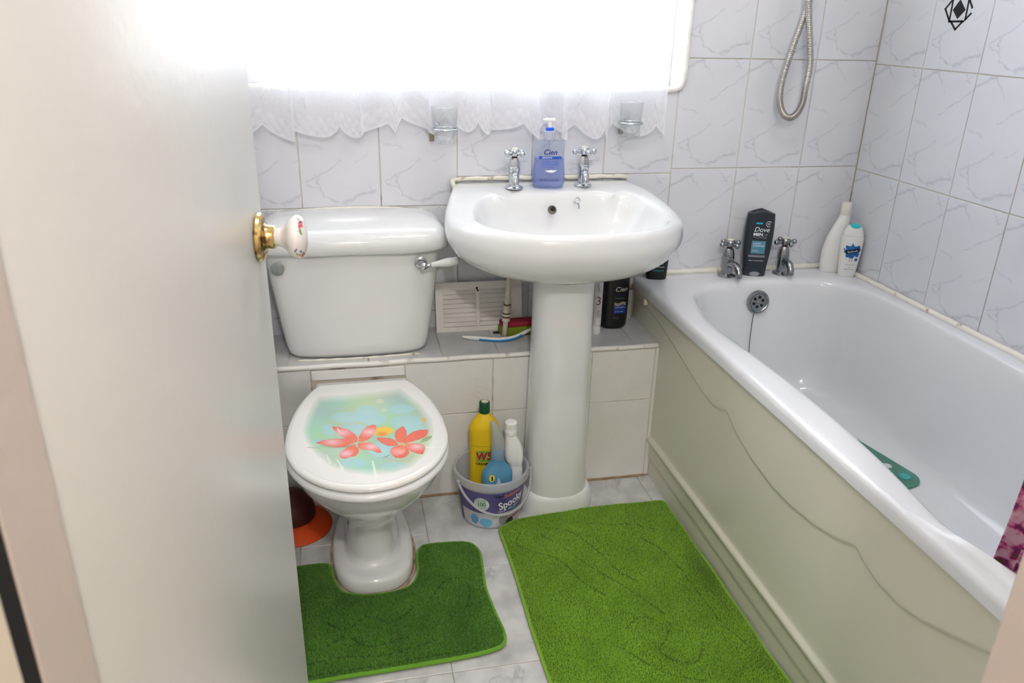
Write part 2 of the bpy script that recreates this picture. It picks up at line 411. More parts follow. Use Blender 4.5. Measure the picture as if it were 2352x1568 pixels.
# floor tiles
for (x0, x1, ys) in ((-1.757, -1.655, (-1.65, -1.35, -1.03, -0.71, -0.40, -0.225)), (-1.655, -1.337, (-1.65, -1.19, -0.87, -0.40, -0.225)),
                     (-1.337, -1.02, (-1.65, -1.51, -1.19, -0.87, -0.551, -0.225)), (-1.02, -0.70, (-1.65, -1.51, -1.19, -0.87, -0.551, -0.225)),
                     (-0.70, -0.62, (-1.65, -1.51, -1.19, -0.87, -0.551, -0.225))):
    for k in range(len(ys)-1): tile(floor, x0, x1, ys[k], ys[k+1], 'top', M_VINYL, off=0.0, gap=0.0009, name='floor_tile')

# black geometric emblem printed on one tile of the right wall
em = pm('black_print', (18, 16, 24), 0.3)
def emb_line(p, q, w=0.0048):
    p, q = Vector((0, p[0], p[1])), Vector((0, q[0], q[1])); d = (q-p).normalized(); nrm = Vector((0, -d.z, d.y))*w/2
    a, b, c, e = p-d*w/2+nrm, p-d*w/2-nrm, q+d*w/2-nrm, q+d*w/2+nrm
    V = [(x, s.y, s.z) for x in (-0.0009, 0.0004) for s in (a, b, c, e)]
    return V, [(0, 1, 2, 3), (7, 6, 5, 4), (0, 4, 5, 1), (1, 5, 6, 2), (2, 6, 7, 3), (3, 7, 4, 0)]
EC = (-0.2805, 1.2855)
dia = [(EC[0]+0.0215, EC[1]-0.001), (EC[0]-0.0215, EC[1]-0.001), (EC[0]-0.0005, EC[1]-0.0215), (EC[0]+0.0025, EC[1]+0.0225)]
vv = [(x, p[0], p[1]) for x in (-0.0009, 0.0004) for p in (dia[0], dia[2], dia[1], dia[3])]
emblem = join((vv, [(0, 1, 2, 3), (7, 6, 5, 4), (0, 4, 5, 1), (1, 5, 6, 2), (2, 6, 7, 3), (3, 7, 4, 0)]))
tri = [((-0.232, 1.287), (-0.253, 1.309)), ((-0.253, 1.309), (-0.255, 1.259)), ((-0.255, 1.259), (-0.232, 1.287)),
       ((-0.254, 1.258), (-0.303, 1.259)), ((-0.300, 1.258), (-0.281, 1.240)), ((-0.281, 1.240), (-0.262, 1.257)),
       ((-0.306, 1.310), (-0.308, 1.263)), ((-0.308, 1.263), (-0.322, 1.276)), ((-0.306, 1.310), (-0.322, 1.290)),
       ((-0.256, 1.314), (-0.305, 1.315)), ((-0.256, 1.314), (-0.281, 1.334)), ((-0.281, 1.334), (-0.305, 1.315))]
emblem = join(emblem, *[emb_line(a, b) for a, b in tri])
obj('printed_emblem', emblem, em, wall_right, smooth=False, label='black geometric diamond emblem printed on a wall tile')

# ------------------------------------------------------------------ window, sill, reveal
win = thing('window_1', None, None, (-1.16, 0.12, WZ0), kind='structure')
M_UPVC = pm('white_upvc', (236, 238, 242), 0.3)
FY0, FY1 = 0.085, 0.135
obj('window_frame', join(box(WX0, WX1, FY0, FY1, WZ0, WZ0+0.055, 0.006), box(WX0, WX1, FY0, FY1, WZ1-0.055, WZ1, 0.006),
    box(WX0, WX0+0.05, FY0, FY1, WZ0+0.05, WZ1-0.05, 0.006), box(WX1-0.05, WX1, FY0, FY1, WZ0+0.05, WZ1-0.05, 0.006)), M_UPVC, win, auto=40)
obj('mullion', box(-1.19, -1.13, FY0, FY1, WZ0+0.05, WZ1-0.05, 0.006), M_UPVC, win, auto=40)
for a, b in ((WX0+0.05, -1.19), (-1.13, WX1-0.05)):
    obj('pane', box(a, b, 0.108, 0.112, WZ0+0.055, WZ1-0.055), see_through('window_glass', (250, 252, 255), 0.0), win, smooth=False)
M_REV = pm('window_reveal_paint', (232, 233, 236), 0.4, var=(9, 0.5, (214, 204, 192)))
obj('window_sill', box(WX0, WX1, -0.001, FY0, WZ0-0.004, WZ0+0.003, 0.001, 1), M_REV, win, auto=40)
obj('reveal_lining', box(WX1-0.004, WX1+0.002, 0.0, FY0, WZ0, WZ1, 0.001, 1), M_REV, win, auto=40)
# lumpy white corner bead round the opening
tp = [Vector((WX0, -0.002, WZ0-0.001))]+[Vector((WX0+(WX1-0.03-WX0)*k/30, -0.002, WZ0-0.001)) for k in range(1, 31)]
tp += [Vector((WX1-0.03+0.03*math.sin(a), -0.002, WZ0-0.001+0.03*(1-math.cos(a)))) for a in (0.3, 0.7, 1.1, 1.45)]
tp += [Vector((WX1, -0.002, WZ0+0.03+0.9*k/40)) for k in range(0, 41)]
obj('corner_bead', tube(tp, [0.0085+0.0012*math.sin(k*1.7)*math.sin(k*0.53) for k in range(len(tp))], 10),
    pm('white_bead', (240, 240, 236), 0.4, var=(30, 0.5, (214, 206, 190))), win)

# ------------------------------------------------------------------ tiled boxing along the back wall
BZ, BY = 0.420, -0.225
box_in = struct('trim_1', box(XL+0.002, -0.664, BY+0.003, -0.0015, -0.0005, BZ-0.003), M_GROUT)
tagit(box_in, 'low white tiled pipe boxing running under basin and cistern')
BX = [-1.757, -1.606, -1.369, -1.136, -1.0, -0.862, -0.680, -0.664]
for a, b in ((-1.757, -1.606), (-1.369, -1.136), (-1.136, -0.862), (-0.862, -0.679)):
    tile(box_in, a, b, 0.003, 0.252, 'back', M_TILEW, off=BY); tile(box_in, a, b, 0.252, BZ-0.012, 'back', M_TILEW, off=BY)
tile(box_in, -0.679, -0.6645, 0.003, BZ-0.012, 'back', M_TILEW, off=BY)
tile(box_in, -1.606, -1.369, 0.378, BZ-0.014, 'back', M_TILEW, off=BY-0.004)
obj('edge_trim', tube([Vector((XL+0.006+(XL-XL+1.08)*k/30, BY+0.002, BZ-0.005+0.0008*math.sin(k*1.3))) for k in range(31)], 0.0068, 10), pm('trim_white', (232, 231, 226), 0.35, var=(30, 0.6, (150, 132, 106), 0.62, 0.72)), box_in)
for a, b in ((-1.757, -1.66), (-1.66, -1.46), (-1.46, -1.268), (-1.268, -1.118), (-1.118, -0.94), (-0.94, -0.735), (-0.735, -0.6645)):
    tile(box_in, a, b, BY+0.004, -0.002, 'top', M_LEDGE, off=BZ)

obj('upright_strip', box(-0.700, -0.684, -0.030, -0.006, BZ+0.001, 0.552, 0.002, 2), pm('rusty_white_strip', (212, 208, 204), 0.5, var=(26, 0.9, (112, 66, 44), 0.56, 0.66)), box_in, auto=40)
obj('floor_seal', tube([Vector((-1.36+0.68*k/40, BY-0.001, 0.002+0.0007*math.sin(k*1.7))) for k in range(41)], 0.0038, 8), pm('brown_seal', (176, 150, 116), 0.7, var=(20, 0.8, (110, 82, 54))), box_in)
obj('gap_shade', box(-1.108, -1.080, -0.082, -0.066, BZ-0.004, BZ+0.0008), M_DARK, box_in)  # dark patch on the ledge, painting the shade of a hole

# ------------------------------------------------------------------ door, frame, doorway
HX, HY = -1.680, -1.643                     # hinge
EX, EY = -1.609, -1.000                     # free edge
dl = math.hypot(EX-HX, EY-HY); da = math.atan2(EY-HY, EX-HX)
door = thing('door_1', 'white gloss painted bathroom door standing open', None, (HX, HY, 0), kind='structure')
DM = T(HX, HY, 0) @ RZ(da)                  # local x along the door, local -y is the visible face
obj('door_leaf', xf(box(0, dl, 0.0, 0.035, 0.006, 1.985, 0.0016, 2), DM), M_DOORP, door, auto=40)
kn = DM @ T(dl-0.034, 0, 0.968) @ RX(PI/2) @ Matrix.Diagonal((1, 1, 0.86, 1))   # local z out of the visible face
brass = pm('worn_brass', (222, 194, 132), 0.2, metal=1.0, var=(60, 0.9, (110, 76, 44), 0.52, 0.62))
knob = obj('door_knob', xf(lathe([(0.0315, 0.0), (0.0325, 0.003), (0.031, 0.0075), (0.0265, 0.0095), (0.0235, 0.0105), (0.019, 0.0105), (0.0165, 0.013), (0.0155, 0.017), (0.0155, 0.0245), (0.0142, 0.0265), (0.012, 0.0265)], 40), kn), brass, door, auto=35, label='worn brass rose and collar of the door knob')
kp = [(0.0118, 0.025), (0.0122, 0.031), (0.0133, 0.036), (0.0158, 0.0405), (0.0195, 0.0445), (0.0232, 0.0475), (0.0262, 0.0510), (0.0283, 0.0553), (0.0288, 0.0595),
      (0.0281, 0.0638), (0.0262, 0.0672), (0.0236, 0.0696), (0.0200, 0.0714), (0.0150, 0.0730), (0.0090, 0.0739), (0.0030, 0.0742)]
kv, kf = lathe([( (kp[min(i//4, 14)][0]*(1-(i % 4)/4)+kp[min(i//4, 14)+1][0]*(i % 4)/4), (kp[min(i//4, 14)][1]*(1-(i % 4)/4)+kp[min(i//4, 14)+1][1]*(i % 4)/4)) for i in range(60)]+[kp[-1]], 128)
ko = obj('ceramic_knob', xf((kv, kf), kn), attr_mat('painted_porcelain', 0.07, 0.6), knob, label='white porcelain knob painted with small red and blue flowers')
kc = np.tile(np.array([236., 231., 226.]), (len(kv), 1)); ka = np.array(kv)
kang = np.arctan2(ka[:, 1], ka[:, 0]); krad = np.hypot(ka[:, 0], ka[:, 1])
def kspot(a, z, ra, rz, col):
    d = np.abs((kang-a+PI) % (2*PI)-PI)*np.maximum(krad, 0.012); q = (d/ra)**2+((ka[:, 2]-z)/rz)**2
    kc[q < 1] = col
KB = 0.0
for a0 in (KB, KB+2.2, KB+4.2):              # three painted sprays round the knob's face
    for a, z, ra, rz, col in ((0.10, .0668, .0040, .0020, (190, 60, 78)), (-0.08, .0672, .0042, .0020, (176, 44, 66)), (0.0, .0685, .0036, .0024, (205, 92, 104)), (0.0, .0655, .002, .0014, (214, 120, 126)),
                              (0.34, .0675, .0030, .0016, (132, 150, 96)), (-0.30, .0645, .0022, .0018, (128, 140, 92)), (-0.42, .0610, .0022, .0016, (120, 132, 88)), (-0.26, .0690, .002, .0014, (60, 84, 120)),
                              (-0.62, .0590, .0028, .0015, (62, 74, 132)), (-0.70, .0612, .0020, .0011, (58, 66, 128)), (-0.52, .0668, .0020, .0016, (70, 92, 128)), (0.48, .0690, .0022, .0015, (120, 146, 100))):
        kspot(a0+a, z, ra, rz, col)
paint(ko, kc)

jl = struct('trim_2', join(box(-1.76, DX0, -1.717, -1.6495, 0.0, DZ+0.02, 0.001, 1), box(DX0-0.03, DX1+0.03, -1.717, -1.6495, DZ, DZ+0.03, 0.001, 1)), M_FRAMEP)
tagit(jl, 'cream painted door lining on the hinge side')
struct('trim_3', box(-1.79, -1.6785, -1.752, -1.7165, 0.0, DZ+0.02), pm('dark_strip', (14, 13, 13), 0.8))  # near-black strip between the door lining and the hall architrave
struct('trim_4', box(-1.82, -1.669, -1.80, -1.7515, 0.0, DZ+0.05, 0.003, 2), pm('hall_architrave', (232, 218, 198), 0.45))
jr = struct('trim_5', join(box(DX1, DX1+0.07, -1.76, -1.6495, 0.0, DZ+0.02, 0.0022, 2), box(DX1-0.009, DX1+0.05, -1.80, -1.715, 0.0, DZ+0.02, 0.002, 2)), M_FRAMEP)
tagit(jr, 'cream painted door lining beside the bath')

# ------------------------------------------------------------------ wash basin
BCX = -0.967
basin = thing('wash_basin', 'white shell-shaped ceramic wash basin on a pedestal under the window', 'basin', (BCX, -0.25, 0.64))
def mirror(half, n):
    """half outline from (0,front) round the right side to (0,back), mirrored and resampled to n points"""
    pts = [(x, y) for x, y in half]+[(-x, y) for x, y in reversed(half[1:-1])]
    return [(p.x, p.y) for p in catmull(pts, n, True)]
NB = 120
outer = mirror([(0, -0.492), (0.085, -0.485), (0.16, -0.462), (0.225, -0.418), (0.272, -0.358), (0.296, -0.288), (0.294, -0.215), (0.276, -0.145), (0.258, -0.085), (0.25, -0.04), (0.246, -0.012), (0.225, -0.003), (0.12, -0.003), (0, -0.003)], NB)
inner = mirror([(0, -0.457), (0.09, -0.451), (0.16, -0.427), (0.208, -0.380), (0.231, -0.320), (0.233, -0.262), (0.220, -0.208), (0.196, -0.170), (0.172, -0.154), (0.154, -0.160), (0.141, -0.170), (0.129, -0.162), (0.108, -0.151), (0.05, -0.146), (0, -0.145)], NB)
inner_s = mirror([(0, -0.457), (0.09, -0.451), (0.16, -0.427), (0.208, -0.380), (0.231, -0.320), (0.233, -0.262), (0.220, -0.210), (0.196, -0.176), (0.172, -0.163), (0.154, -0.158), (0.141, -0.155), (0.129, -0.153), (0.108, -0.150), (0.05, -0.146), (0, -0.145)], NB)
inner = [(x+0.008, y) for x, y in inner]; inner_s = [(x+0.008, y) for x, y in inner_s]
def rimz(x, y): return 0.802+0.034*smooth01((y+0.32)/0.25)
def fall(d): return lambda x, y: rimz(x, y)-d*(1-0.75*smooth01((y+0.30)/0.25))
def bring(o_, f, zf, c=(0.0, -0.285)):
    r = []
    for k, (x, y) in enumerate(o_):
        px, py = c[0]+(x-c[0])*f, c[1]+(y-c[1])*f
        r.append((BCX+px, min(py, -0.003), zf(px, py)))
    return r
def mixo(t): return [(a[0]*(1-t)+b[0]*t, a[1]*(1-t)+b[1]*t) for a, b in zip(inner, outer)]
rings = [bring(inner_s, 0.05, lambda x, y: 0.672), bring(inner_s, 0.25, lambda x, y: 0.674), bring(inner_s, 0.5, lambda x, y: 0.684), bring(inner_s, 0.72, lambda x, y: 0.706), bring(inner_s, 0.87, lambda x, y: 0.738),
         bring(inner_s, 0.955, lambda x, y: 0.775)]
rings += [bring(inner_s, 0.985, lambda x, y: rimz(x, y)-0.014), bring(mixo(0.05), 1, lambda x, y: rimz(x, y)-0.003), bring(mixo(0.14), 1, lambda x, y: rimz(x, y)-0.0002),
          bring(mixo(0.30), 1, lambda x, y: rimz(x, y)+0.0008), bring(mixo(0.55), 1, fall(0.0005)), bring(mixo(0.78), 1, fall(0.006)), bring(mixo(0.92), 1, fall(0.014)),
          bring(outer, 0.995, fall(0.026)), bring(outer, 1.003, fall(0.044))]
def und(f, z, back):
    def zf(x, y): return z
    r = bring(outer, f, zf)
    return [(p[0], -0.003+(p[1]+0.003)*1.0, p[2]) for p in r]
for f, z in ((0.990, 0.744), (0.950, 0.720), (0.87, 0.698), (0.75, 0.680), (0.60, 0.667), (0.44, 0.658), (0.28, 0.654), (0.1, 0.653)): rings.append(und(f, z, 0))
bo = obj('bowl', loft(rings), M_CER, basin)
ss = bo.modifiers.new('smooth', 'SUBSURF'); ss.levels = 1; ss.render_levels = 1
# overflow, chain stay, waste, sealant bead
ov = T(-0.979, -0.1740, 0.790) @ axis_to((0, -1, 0.42))
obj('overflow_hole', xf(lathe([(0.0105, 0.0005), (0.0118, 0.0022), (0.0105, 0.0030), (0.0092, 0.0022), (0.0088, 0.0008), (0.001, 0.0006)], 24), ov), pm('overflow_grey', (112, 106, 98), 0.5), basin)
obj('overflow_shadow', xf(lathe([(0.0062, 0.0012), (0.0062, 0.0024), (0.0005, 0.0025)], 20), ov @ T(0.0022, 0.003, 0)), M_DARK, basin)
st = obj('chain_stay', xf(torus(0.0075, 0.0022, 20, 8), T(-0.913, -0.170, 0.812) @ axis_to((0, -1, 0.3))), M_CHROME, basin)
obj('chain_hook', tube([Vector((-0.911, -0.177, 0.806)), Vector((-0.909, -0.180, 0.800)), Vector((-0.909, -0.179, 0.793))], 0.0016, 8), M_CHROME2, st)
obj('waste', xf(lathe([(0.024, 0), (0.024, 0.002), (0.019, 0.003), (0.012, 0.001)], 28), T(BCX, -0.285, 0.674)), M_CHROME, basin)
sb = [Vector((BCX-0.248, -0.055, 0.833)), Vector((BCX-0.247, -0.014, 0.837)), Vector((BCX-0.225, -0.006, 0.840))]+[Vector((BCX-0.2+0.4*k/20, -0.005, 0.841+0.0008*math.sin(k*2.1))) for k in range(21)]+[Vector((BCX+0.225, -0.006, 0.841)), Vector((BCX+0.246, -0.010, 0.838))]
obj('sealant_bead', tube(sb, [0.006+0.0008*math.sin(k*1.9) for k in range(len(sb))], 10), M_SEAL, basin, label='cream sealant bead along the wall')

# ------------------------------------------------------------------ taps
M_TAPCAP = pm('tap_cap_cream', (226, 222, 206), 0.3)
def make_tap(parent, loc, k, spout_dir, reach, rise, handle_rot, name, mat):
    """pillar tap with cross head; loc = centre of its base; k scales the body"""
    x, y, z = loc
    L = T(x, y, z)
    body = obj(name, xf(lathe([(0.0225*k, 0.0), (0.0235*k, 0.003*k), (0.0205*k, 0.006*k), (0.0125*k, 0.0085*k), (0.0122*k, 0.012*k), (0.0130*k, 0.016*k), (0.0132*k, 0.040*k), (0.0142*k, 0.046*k), (0.0152*k, 0.049*k), (0.0152*k, 0.051*k), (0.0136*k, 0.0525*k), (0.0132*k, 0.053*k)], 28), L), mat, parent, auto=30)
    obj('bonnet', xf(lathe([(0.0142*k, 0.0525*k), (0.0148*k, 0.055*k), (0.0132*k, 0.066*k), (0.0108*k, 0.074*k), (0.0095*k, 0.076*k), (0.004*k, 0.0762*k)], 10), L), mat, body, auto=20)
    obj('rust_collar', xf(lathe([(0.0072*k, 0.075*k), (0.0072*k, 0.081*k)], 16), L), M_RUST, body)
    d = Vector(spout_dir).normalized()
    P = [Vector((x, y, z+0.030*k)), Vector((x, y, z+0.030*k))+d*reach*0.35+Vector((0, 0, rise*0.9)), Vector((x, y, z+0.030*k))+d*reach*0.75+Vector((0, 0, rise*0.55)), Vector((x, y, z+0.030*k))+d*reach*0.97+Vector((0, 0, -0.008*k)), Vector((x, y, z+0.030*k))+d*reach+Vector((0, 0, -0.019*k))]
    pth = catmull(P, 16)
    obj('spout', tube(pth, [0.0098*k*(1.0-0.12*i/15) for i in range(16)], 16), mat, body)
    H = L @ T(0, 0, 0.0875*k) @ RZ(handle_rot) @ Matrix.Scale(1.14, 4)
    hd = lathe([(0.006*k, -0.0075*k), (0.0085*k, -0.006*k), (0.0112*k, 0.0), (0.0108*k, 0.005*k), (0.0088*k, 0.0085*k), (0.0075*k, 0.0092*k)], 20)
    for q in range(4):
        R = RZ(q*PI/2)
        hd = join(hd, xf(xf(lathe([(0.0040*k, 0.008*k), (0.0034*k, 0.014*k), (0.0036*k, 0.0185*k)], 10), RY(PI/2)), R), xf(sphere((0.0232*k, 0, 0), 0.0062*k, 14, 10), R))
    h = obj('cross_handle', xf(hd, H), mat, body, auto=50)
    obj('index_cap', xf(lathe([(0.0076*k, 0.0085*k), (0.0074*k, 0.0105*k), (0.005*k, 0.0112*k)], 18), H), M_TAPCAP, body)
    return body
make_tap(basin, (-1.066, -0.108, 0.8345), 1.02, (-0.10, -1, 0), 0.034, 0.006, 0.62, 'tap', M_CHROME)
make_tap(basin, (-0.876, -0.094, 0.8345), 1.02, (-0.10, -1, 0), 0.034, 0.006, 0.12, 'tap', M_CHROME)

# ------------------------------------------------------------------ pedestal
ped = thing('basin_pedestal', 'white ceramic pedestal standing under the wash basin', 'pedestal', (BCX, -0.29, 0))
def pring(a, b, z, n=2.5, cy=-0.292): return [(p[0], min(p[1], -0.2285), z) for p in sup(a, b, n, 64, BCX-0.005, cy, z)]
obj('column', loft([pring(0.085, 0.081, 0.03), pring(0.0835, 0.080, 0.10), pring(0.081, 0.078, 0.25), pring(0.0775, 0.075, 0.42), pring(0.0755, 0.073, 0.56), pring(0.0755, 0.073, 0.652)]), M_CER, ped, auto=50)
obj('foot', loft([pring(0.103, 0.086, 0.0, 2.8), pring(0.1035, 0.0865, 0.006, 2.8), pring(0.1025, 0.0855, 0.030, 2.8), pring(0.099, 0.0835, 0.044, 2.7), pring(0.0945, 0.081, 0.052, 2.6), pring(0.090, 0.078, 0.056, 2.5)]), M_CER, ped, auto=60)

# ------------------------------------------------------------------ cistern
CCX = -1.482
cis = thing('toilet_cistern', 'white ceramic cistern with a domed lid against the back wall', 'cistern', (CCX, -0.1, BZ))
def crect(hw, yf, yb, z, r=0.04, n=64, bow=0.012, wave=0.0):
    """plan of the cistern: rounded front corners, slightly bowed front"""
    pts = []
    for j in range(n):
        t = 2*PI*j/n; c, s = math.cos(t), math.sin(t)
        e = 2/6.5
        x = hw*math.copysign(abs(c)**e, c); y = (yf+yb)/2+(yb-yf)/2*math.copysign(abs(s)**e, s)
        fr = smooth01((yb-y)/(yb-yf)*1.2-0.2)
        y += -bow*(1-(x/hw)**2)*fr+bow*0.6*fr
        dz = wave*math.sin(x/hw*7.2+0.6)*fr
        pts.append((CCX+x, y, z+dz))
    return pts
body = [crect(0.158, -0.165, -0.02, 0.4205), crect(0.171, -0.183, -0.008, 0.4235), crect(0.179, -0.189, -0.006, 0.434), crect(0.184, -0.190, -0.005, 0.455), crect(0.194, -0.191, -0.005, 0.52), crect(0.208, -0.192, -0.005, 0.62), crect(0.219, -0.193, -0.005, 0.705)]
obj('tank', loft(body), M_CER, cis, auto=60)
lid = [crect(0.2245, -0.195, -0.005, 0.697, wave=0.0026), crect(0.2345, -0.206, -0.0045, 0.699, wave=0.0026), crect(0.2380, -0.211, -0.0042, 0.704, wave=0.0022), crect(0.2387, -0.213, -0.004, 0.722, wave=0.001), crect(0.2360, -0.209, -0.004, 0.736), crect(0.2285, -0.198, -0.004, 0.748),
       crect(0.2185, -0.182, -0.004, 0.757), crect(0.2085, -0.16, -0.004, 0.763), crect(0.1825, -0.12, -0.006, 0.769), crect(0.1225, -0.08, -0.02, 0.7715)]
lo = obj('tank_lid', loft(lid), M_CER, cis, auto=60)
sbl = [Vector((CCX-0.2+0.4*k/24, -0.005, 0.770-0.010*abs((k-12)/12)**2.2)) for k in range(25)]
obj('sealant_bead', tube(sbl, 0.0035, 8), M_SEAL, cis)
lv = thing_lever = obj('flush_lever', join(xf(lathe([(0.0150, 0), (0.0155, 0.003), (0.013, 0.0055), (0.0095, 0.006), (0.0085, 0.012), (0.0075, 0.016)], 24), T(-1.319, -0.196, 0.672) @ axis_to((0, -1, 0))),
    sphere((-1.313, -0.217, 0.668), 0.0105, 18, 12), tube([Vector((-1.313, -0.217, 0.668)), Vector((-1.298, -0.219, 0.670))], [0.006, 0.0052], 14),
    xf(lathe([(0.0070, 0), (0.0074, 0.002), (0.0055, 0.0035)], 16), T(-1.299, -0.219, 0.670) @ axis_to((1, -0.06, 0.13)))), M_CHROME, cis, auto=40, label='chrome flush lever with a white ceramic grip')
LM = T(-1.2955, -0.2192, 0.6705) @ axis_to((1, -0.06, 0.15))
obj('lever_grip', xf(lathe([(0.0055, 0), (0.0062, 0.004), (0.0072, 0.014), (0.0092, 0.028), (0.0108, 0.040), (0.0112, 0.048), (0.0100, 0.053), (0.0098, 0.056), (0.0106, 0.060), (0.0095, 0.066), (0.006, 0.069)], 24), LM), M_CER, lv)
obj('lever_tip', xf(lathe([(0.0050, 0.068), (0.0050, 0.070), (0.0030, 0.0715), (0.0036, 0.0745), (0.0028, 0.0775), (0.0008, 0.0785)], 14), LM), M_CHROME, lv)
obj('blanking_plug', xf(lathe([(0.0160, 0), (0.0160, 0.0015), (0.0145, 0.0022), (0.001, 0.0024)], 28), T(-1.666, -0.1915, 0.667) @ axis_to((0, -1, 0))), pm('plug_grey', (158, 164, 166), 0.35, metal=0.6, var=(160, 0.5, (128, 138, 136))), cis, label='round grey plug in the cistern front')
obj('mastic', tube([Vector((CCX-0.155+0.31*k/16, -0.192-0.006*math.sin(PI*k/16), 0.4215)) for k in range(17)], [0.003+0.0014*math.sin(k*2.7) for k in range(17)], 8), M_SEAL, cis)

# ------------------------------------------------------------------ toilet
TX = -1.478
wc = thing('toilet', 'white toilet with a flower picture printed on its closed lid', 'toilet', (TX, -0.45, 0))
def egg(hw, yf, yc, yb, clip, z, n=72, nf=2.0, nb=2.0, x0=TX):
    out = []
    for j in range(n):
        t = 2*PI*j/n; c, s = math.cos(t), math.sin(t)
        e = 2/(nf if c > 0 else nb)
        x = hw*math.copysign(abs(s)**e, s); y = yc-((yc-yf) if c > 0 else (yb-yc))*math.copysign(abs(c)**e, c)
        out.append((x0+x, min(y, clip), z))
    return out
LZ = 0.397
pan = [egg(0.0955, -0.603, -0.45, -0.22, -0.2285, 0.0, nf=2.8), egg(0.098, -0.606, -0.45, -0.22, -0.2285, 0.006, nf=2.8), egg(0.0965, -0.604, -0.45, -0.22, -0.2285, 0.030, nf=2.8), egg(0.092, -0.599, -0.45, -0.22, -0.2285, 0.038, nf=2.7), egg(0.084, -0.588, -0.45, -0.22, -0.2285, 0.0405, nf=2.6),
       egg(0.073, -0.569, -0.45, -0.22, -0.2285, 0.041, nf=2.5), egg(0.0655, -0.558, -0.44, -0.22, -0.2285, 0.045, nf=2.4), egg(0.0628, -0.554, -0.44, -0.22, -0.2285, 0.062, nf=2.4), egg(0.0618, -0.553, -0.44, -0.22, -0.2285, 0.11, nf=2.3), egg(0.064, -0.557, -0.45, -0.22, -0.2285, 0.145, nf=2.2), egg(0.073, -0.570, -0.45, -0.22, -0.2285, 0.166, nf=2.1),
       egg(0.092, -0.598, -0.46, -0.22, -0.2285, 0.192), egg(0.114, -0.636, -0.48, -0.22, -0.2285, 0.225), egg(0.138, -0.686, -0.51, -0.22, -0.2285, 0.268), egg(0.156, -0.730, -0.54, -0.22, -0.2285, 0.31), egg(0.166, -0.750, -0.55, -0.20, -0.2285, 0.345),
       egg(0.168, -0.756, -0.55, -0.20, -0.2285, 0.360), egg(0.160, -0.746, -0.55, -0.20, -0.2285, 0.3615)]
obj('pan', loft(pan), M_CER, wc, auto=75)
obj('rear_shelf', box(TX-0.118, TX+0.112, -0.31, -0.2285, 0.25, 0.374, 0.006, 3), M_CER, wc, auto=50)
fs = [Vector((p[0], p[1], 0.002)) for p in egg(0.1005, -0.609, -0.45, -0.22, -0.2295, 0.0, nf=2.8)]
obj('base_sealant', tube(fs+[fs[0]], [0.0036+0.0012*math.sin(k*1.1) for k in range(73)], 8, False), pm('brown_mastic', (186, 160, 130), 0.7, var=(30, 0.8, (120, 92, 66))), wc)
def lidpart(name, hw, yf, clip, z0, z1, mat, top_r, parent):
    r = [egg(hw-0.006, yf+0.006, -0.56, -0.215, clip-0.004, z0), egg(hw-0.0015, yf+0.0015, -0.56, -0.215, clip-0.001, z0+0.004), egg(hw, yf, -0.56, -0.215, clip, (z0+z1)/2), egg(hw-0.002, yf+0.002, -0.56, -0.215, clip-0.001, z1-0.004), egg(hw-top_r*0.5, yf+top_r*0.5, -0.56, -0.215, clip-0.004, z1-0.001), egg(hw-top_r, yf+top_r, -0.56, -0.215, clip-0.008, z1)]
    return obj(name, loft(r), mat, parent, auto=60)
lidpart('seat', 0.1775, -0.777, -0.292, 0.362, 0.380, M_CER, 0.010, wc)
lido = lidpart('seat_lid', 0.1755, -0.771, -0.288, 0.381, LZ, pm('lid_white', (236, 235, 232), 0.12, coat=0.5), 0.012, wc)
# picture printed on the lid: pale green pool, blue blossoms, two red frangipani, one yellow
PMAP = np.array([[4652.30, 184.573, 7679.57], [-301.621, -1876.19, -909.965], [0.0796639, 0.359283, 1.0]])
NG = 300
gx = np.linspace(TX-0.166, TX+0.166, NG); gy = np.linspace(-0.765, -0.297, NG)
GX, GY = np.meshgrid(gx, gy)
w_ = PMAP[2, 0]*GX+PMAP[2, 1]*GY+1
PU = (PMAP[0, 0]*GX+PMAP[0, 1]*GY+PMAP[0, 2])/w_; PV = (PMAP[1, 0]*GX+PMAP[1, 1]*GY+PMAP[1, 2])/w_
def inpoly(poly):
    c = np.zeros(PU.shape, bool); n = len(poly)
    for i in range(n):
        (x1, y1), (x2, y2) = poly[i], poly[(i+1) % n]
        if y1 == y2: continue
        c ^= ((y1 > PV) != (y2 > PV)) & (PU < (x2-x1)*(PV-y1)/(y2-y1)+x1)
    return c
def polydist(poly):
    d = np.full(PU.shape, 1e9); n = len(poly)
    for i in range(n):
        (x1, y1), (x2, y2) = poly[i], poly[(i+1) % n]
        L2 = (x2-x1)**2+(y2-y1)**2+1e-9
        t = np.clip(((PU-x1)*(x2-x1)+(PV-y1)*(y2-y1))/L2, 0, 1)
        d = np.minimum(d, np.hypot(PU-x1-t*(x2-x1), PV-y1-t*(y2-y1)))
    return d
LIDW = np.array([236., 235., 232.])
img = np.zeros(PU.shape+(3,))+LIDW
def lay(mask, col):
    global img
    mk = np.clip(mask, 0, 1)[..., None]; img = img*(1-mk)+np.asarray(col, float)*mk
pool = [(320, 318), (700, 292), (1100, 248), (1500, 196), (1600, 270), (1800, 430), (1960, 640), (1990, 820), (1960, 980), (1880, 1150), (1680, 1330), (1400, 1420), (1100, 1455), (800, 1420), (500, 1330), (280, 1150), (130, 950), (95, 800), (140, 620), (220, 450)]
ins = inpoly(pool); pd = polydist(pool)
soft = np.where(ins, np.clip(pd/130+0.15, 0, 1), 0.0)
green = np.array([172., 204., 178.])+np.stack([12*np.sin(PU/170+PV/260), 7*np.sin(PU/210-PV/140), 10*np.sin(PU/130+PV/110)], -1)
lay(soft, green)
def ell(cx, cy, rx, ry, k=0.35): return np.clip((1-np.hypot((PU-cx)/rx, (PV-cy)/ry))/k, 0, 1)
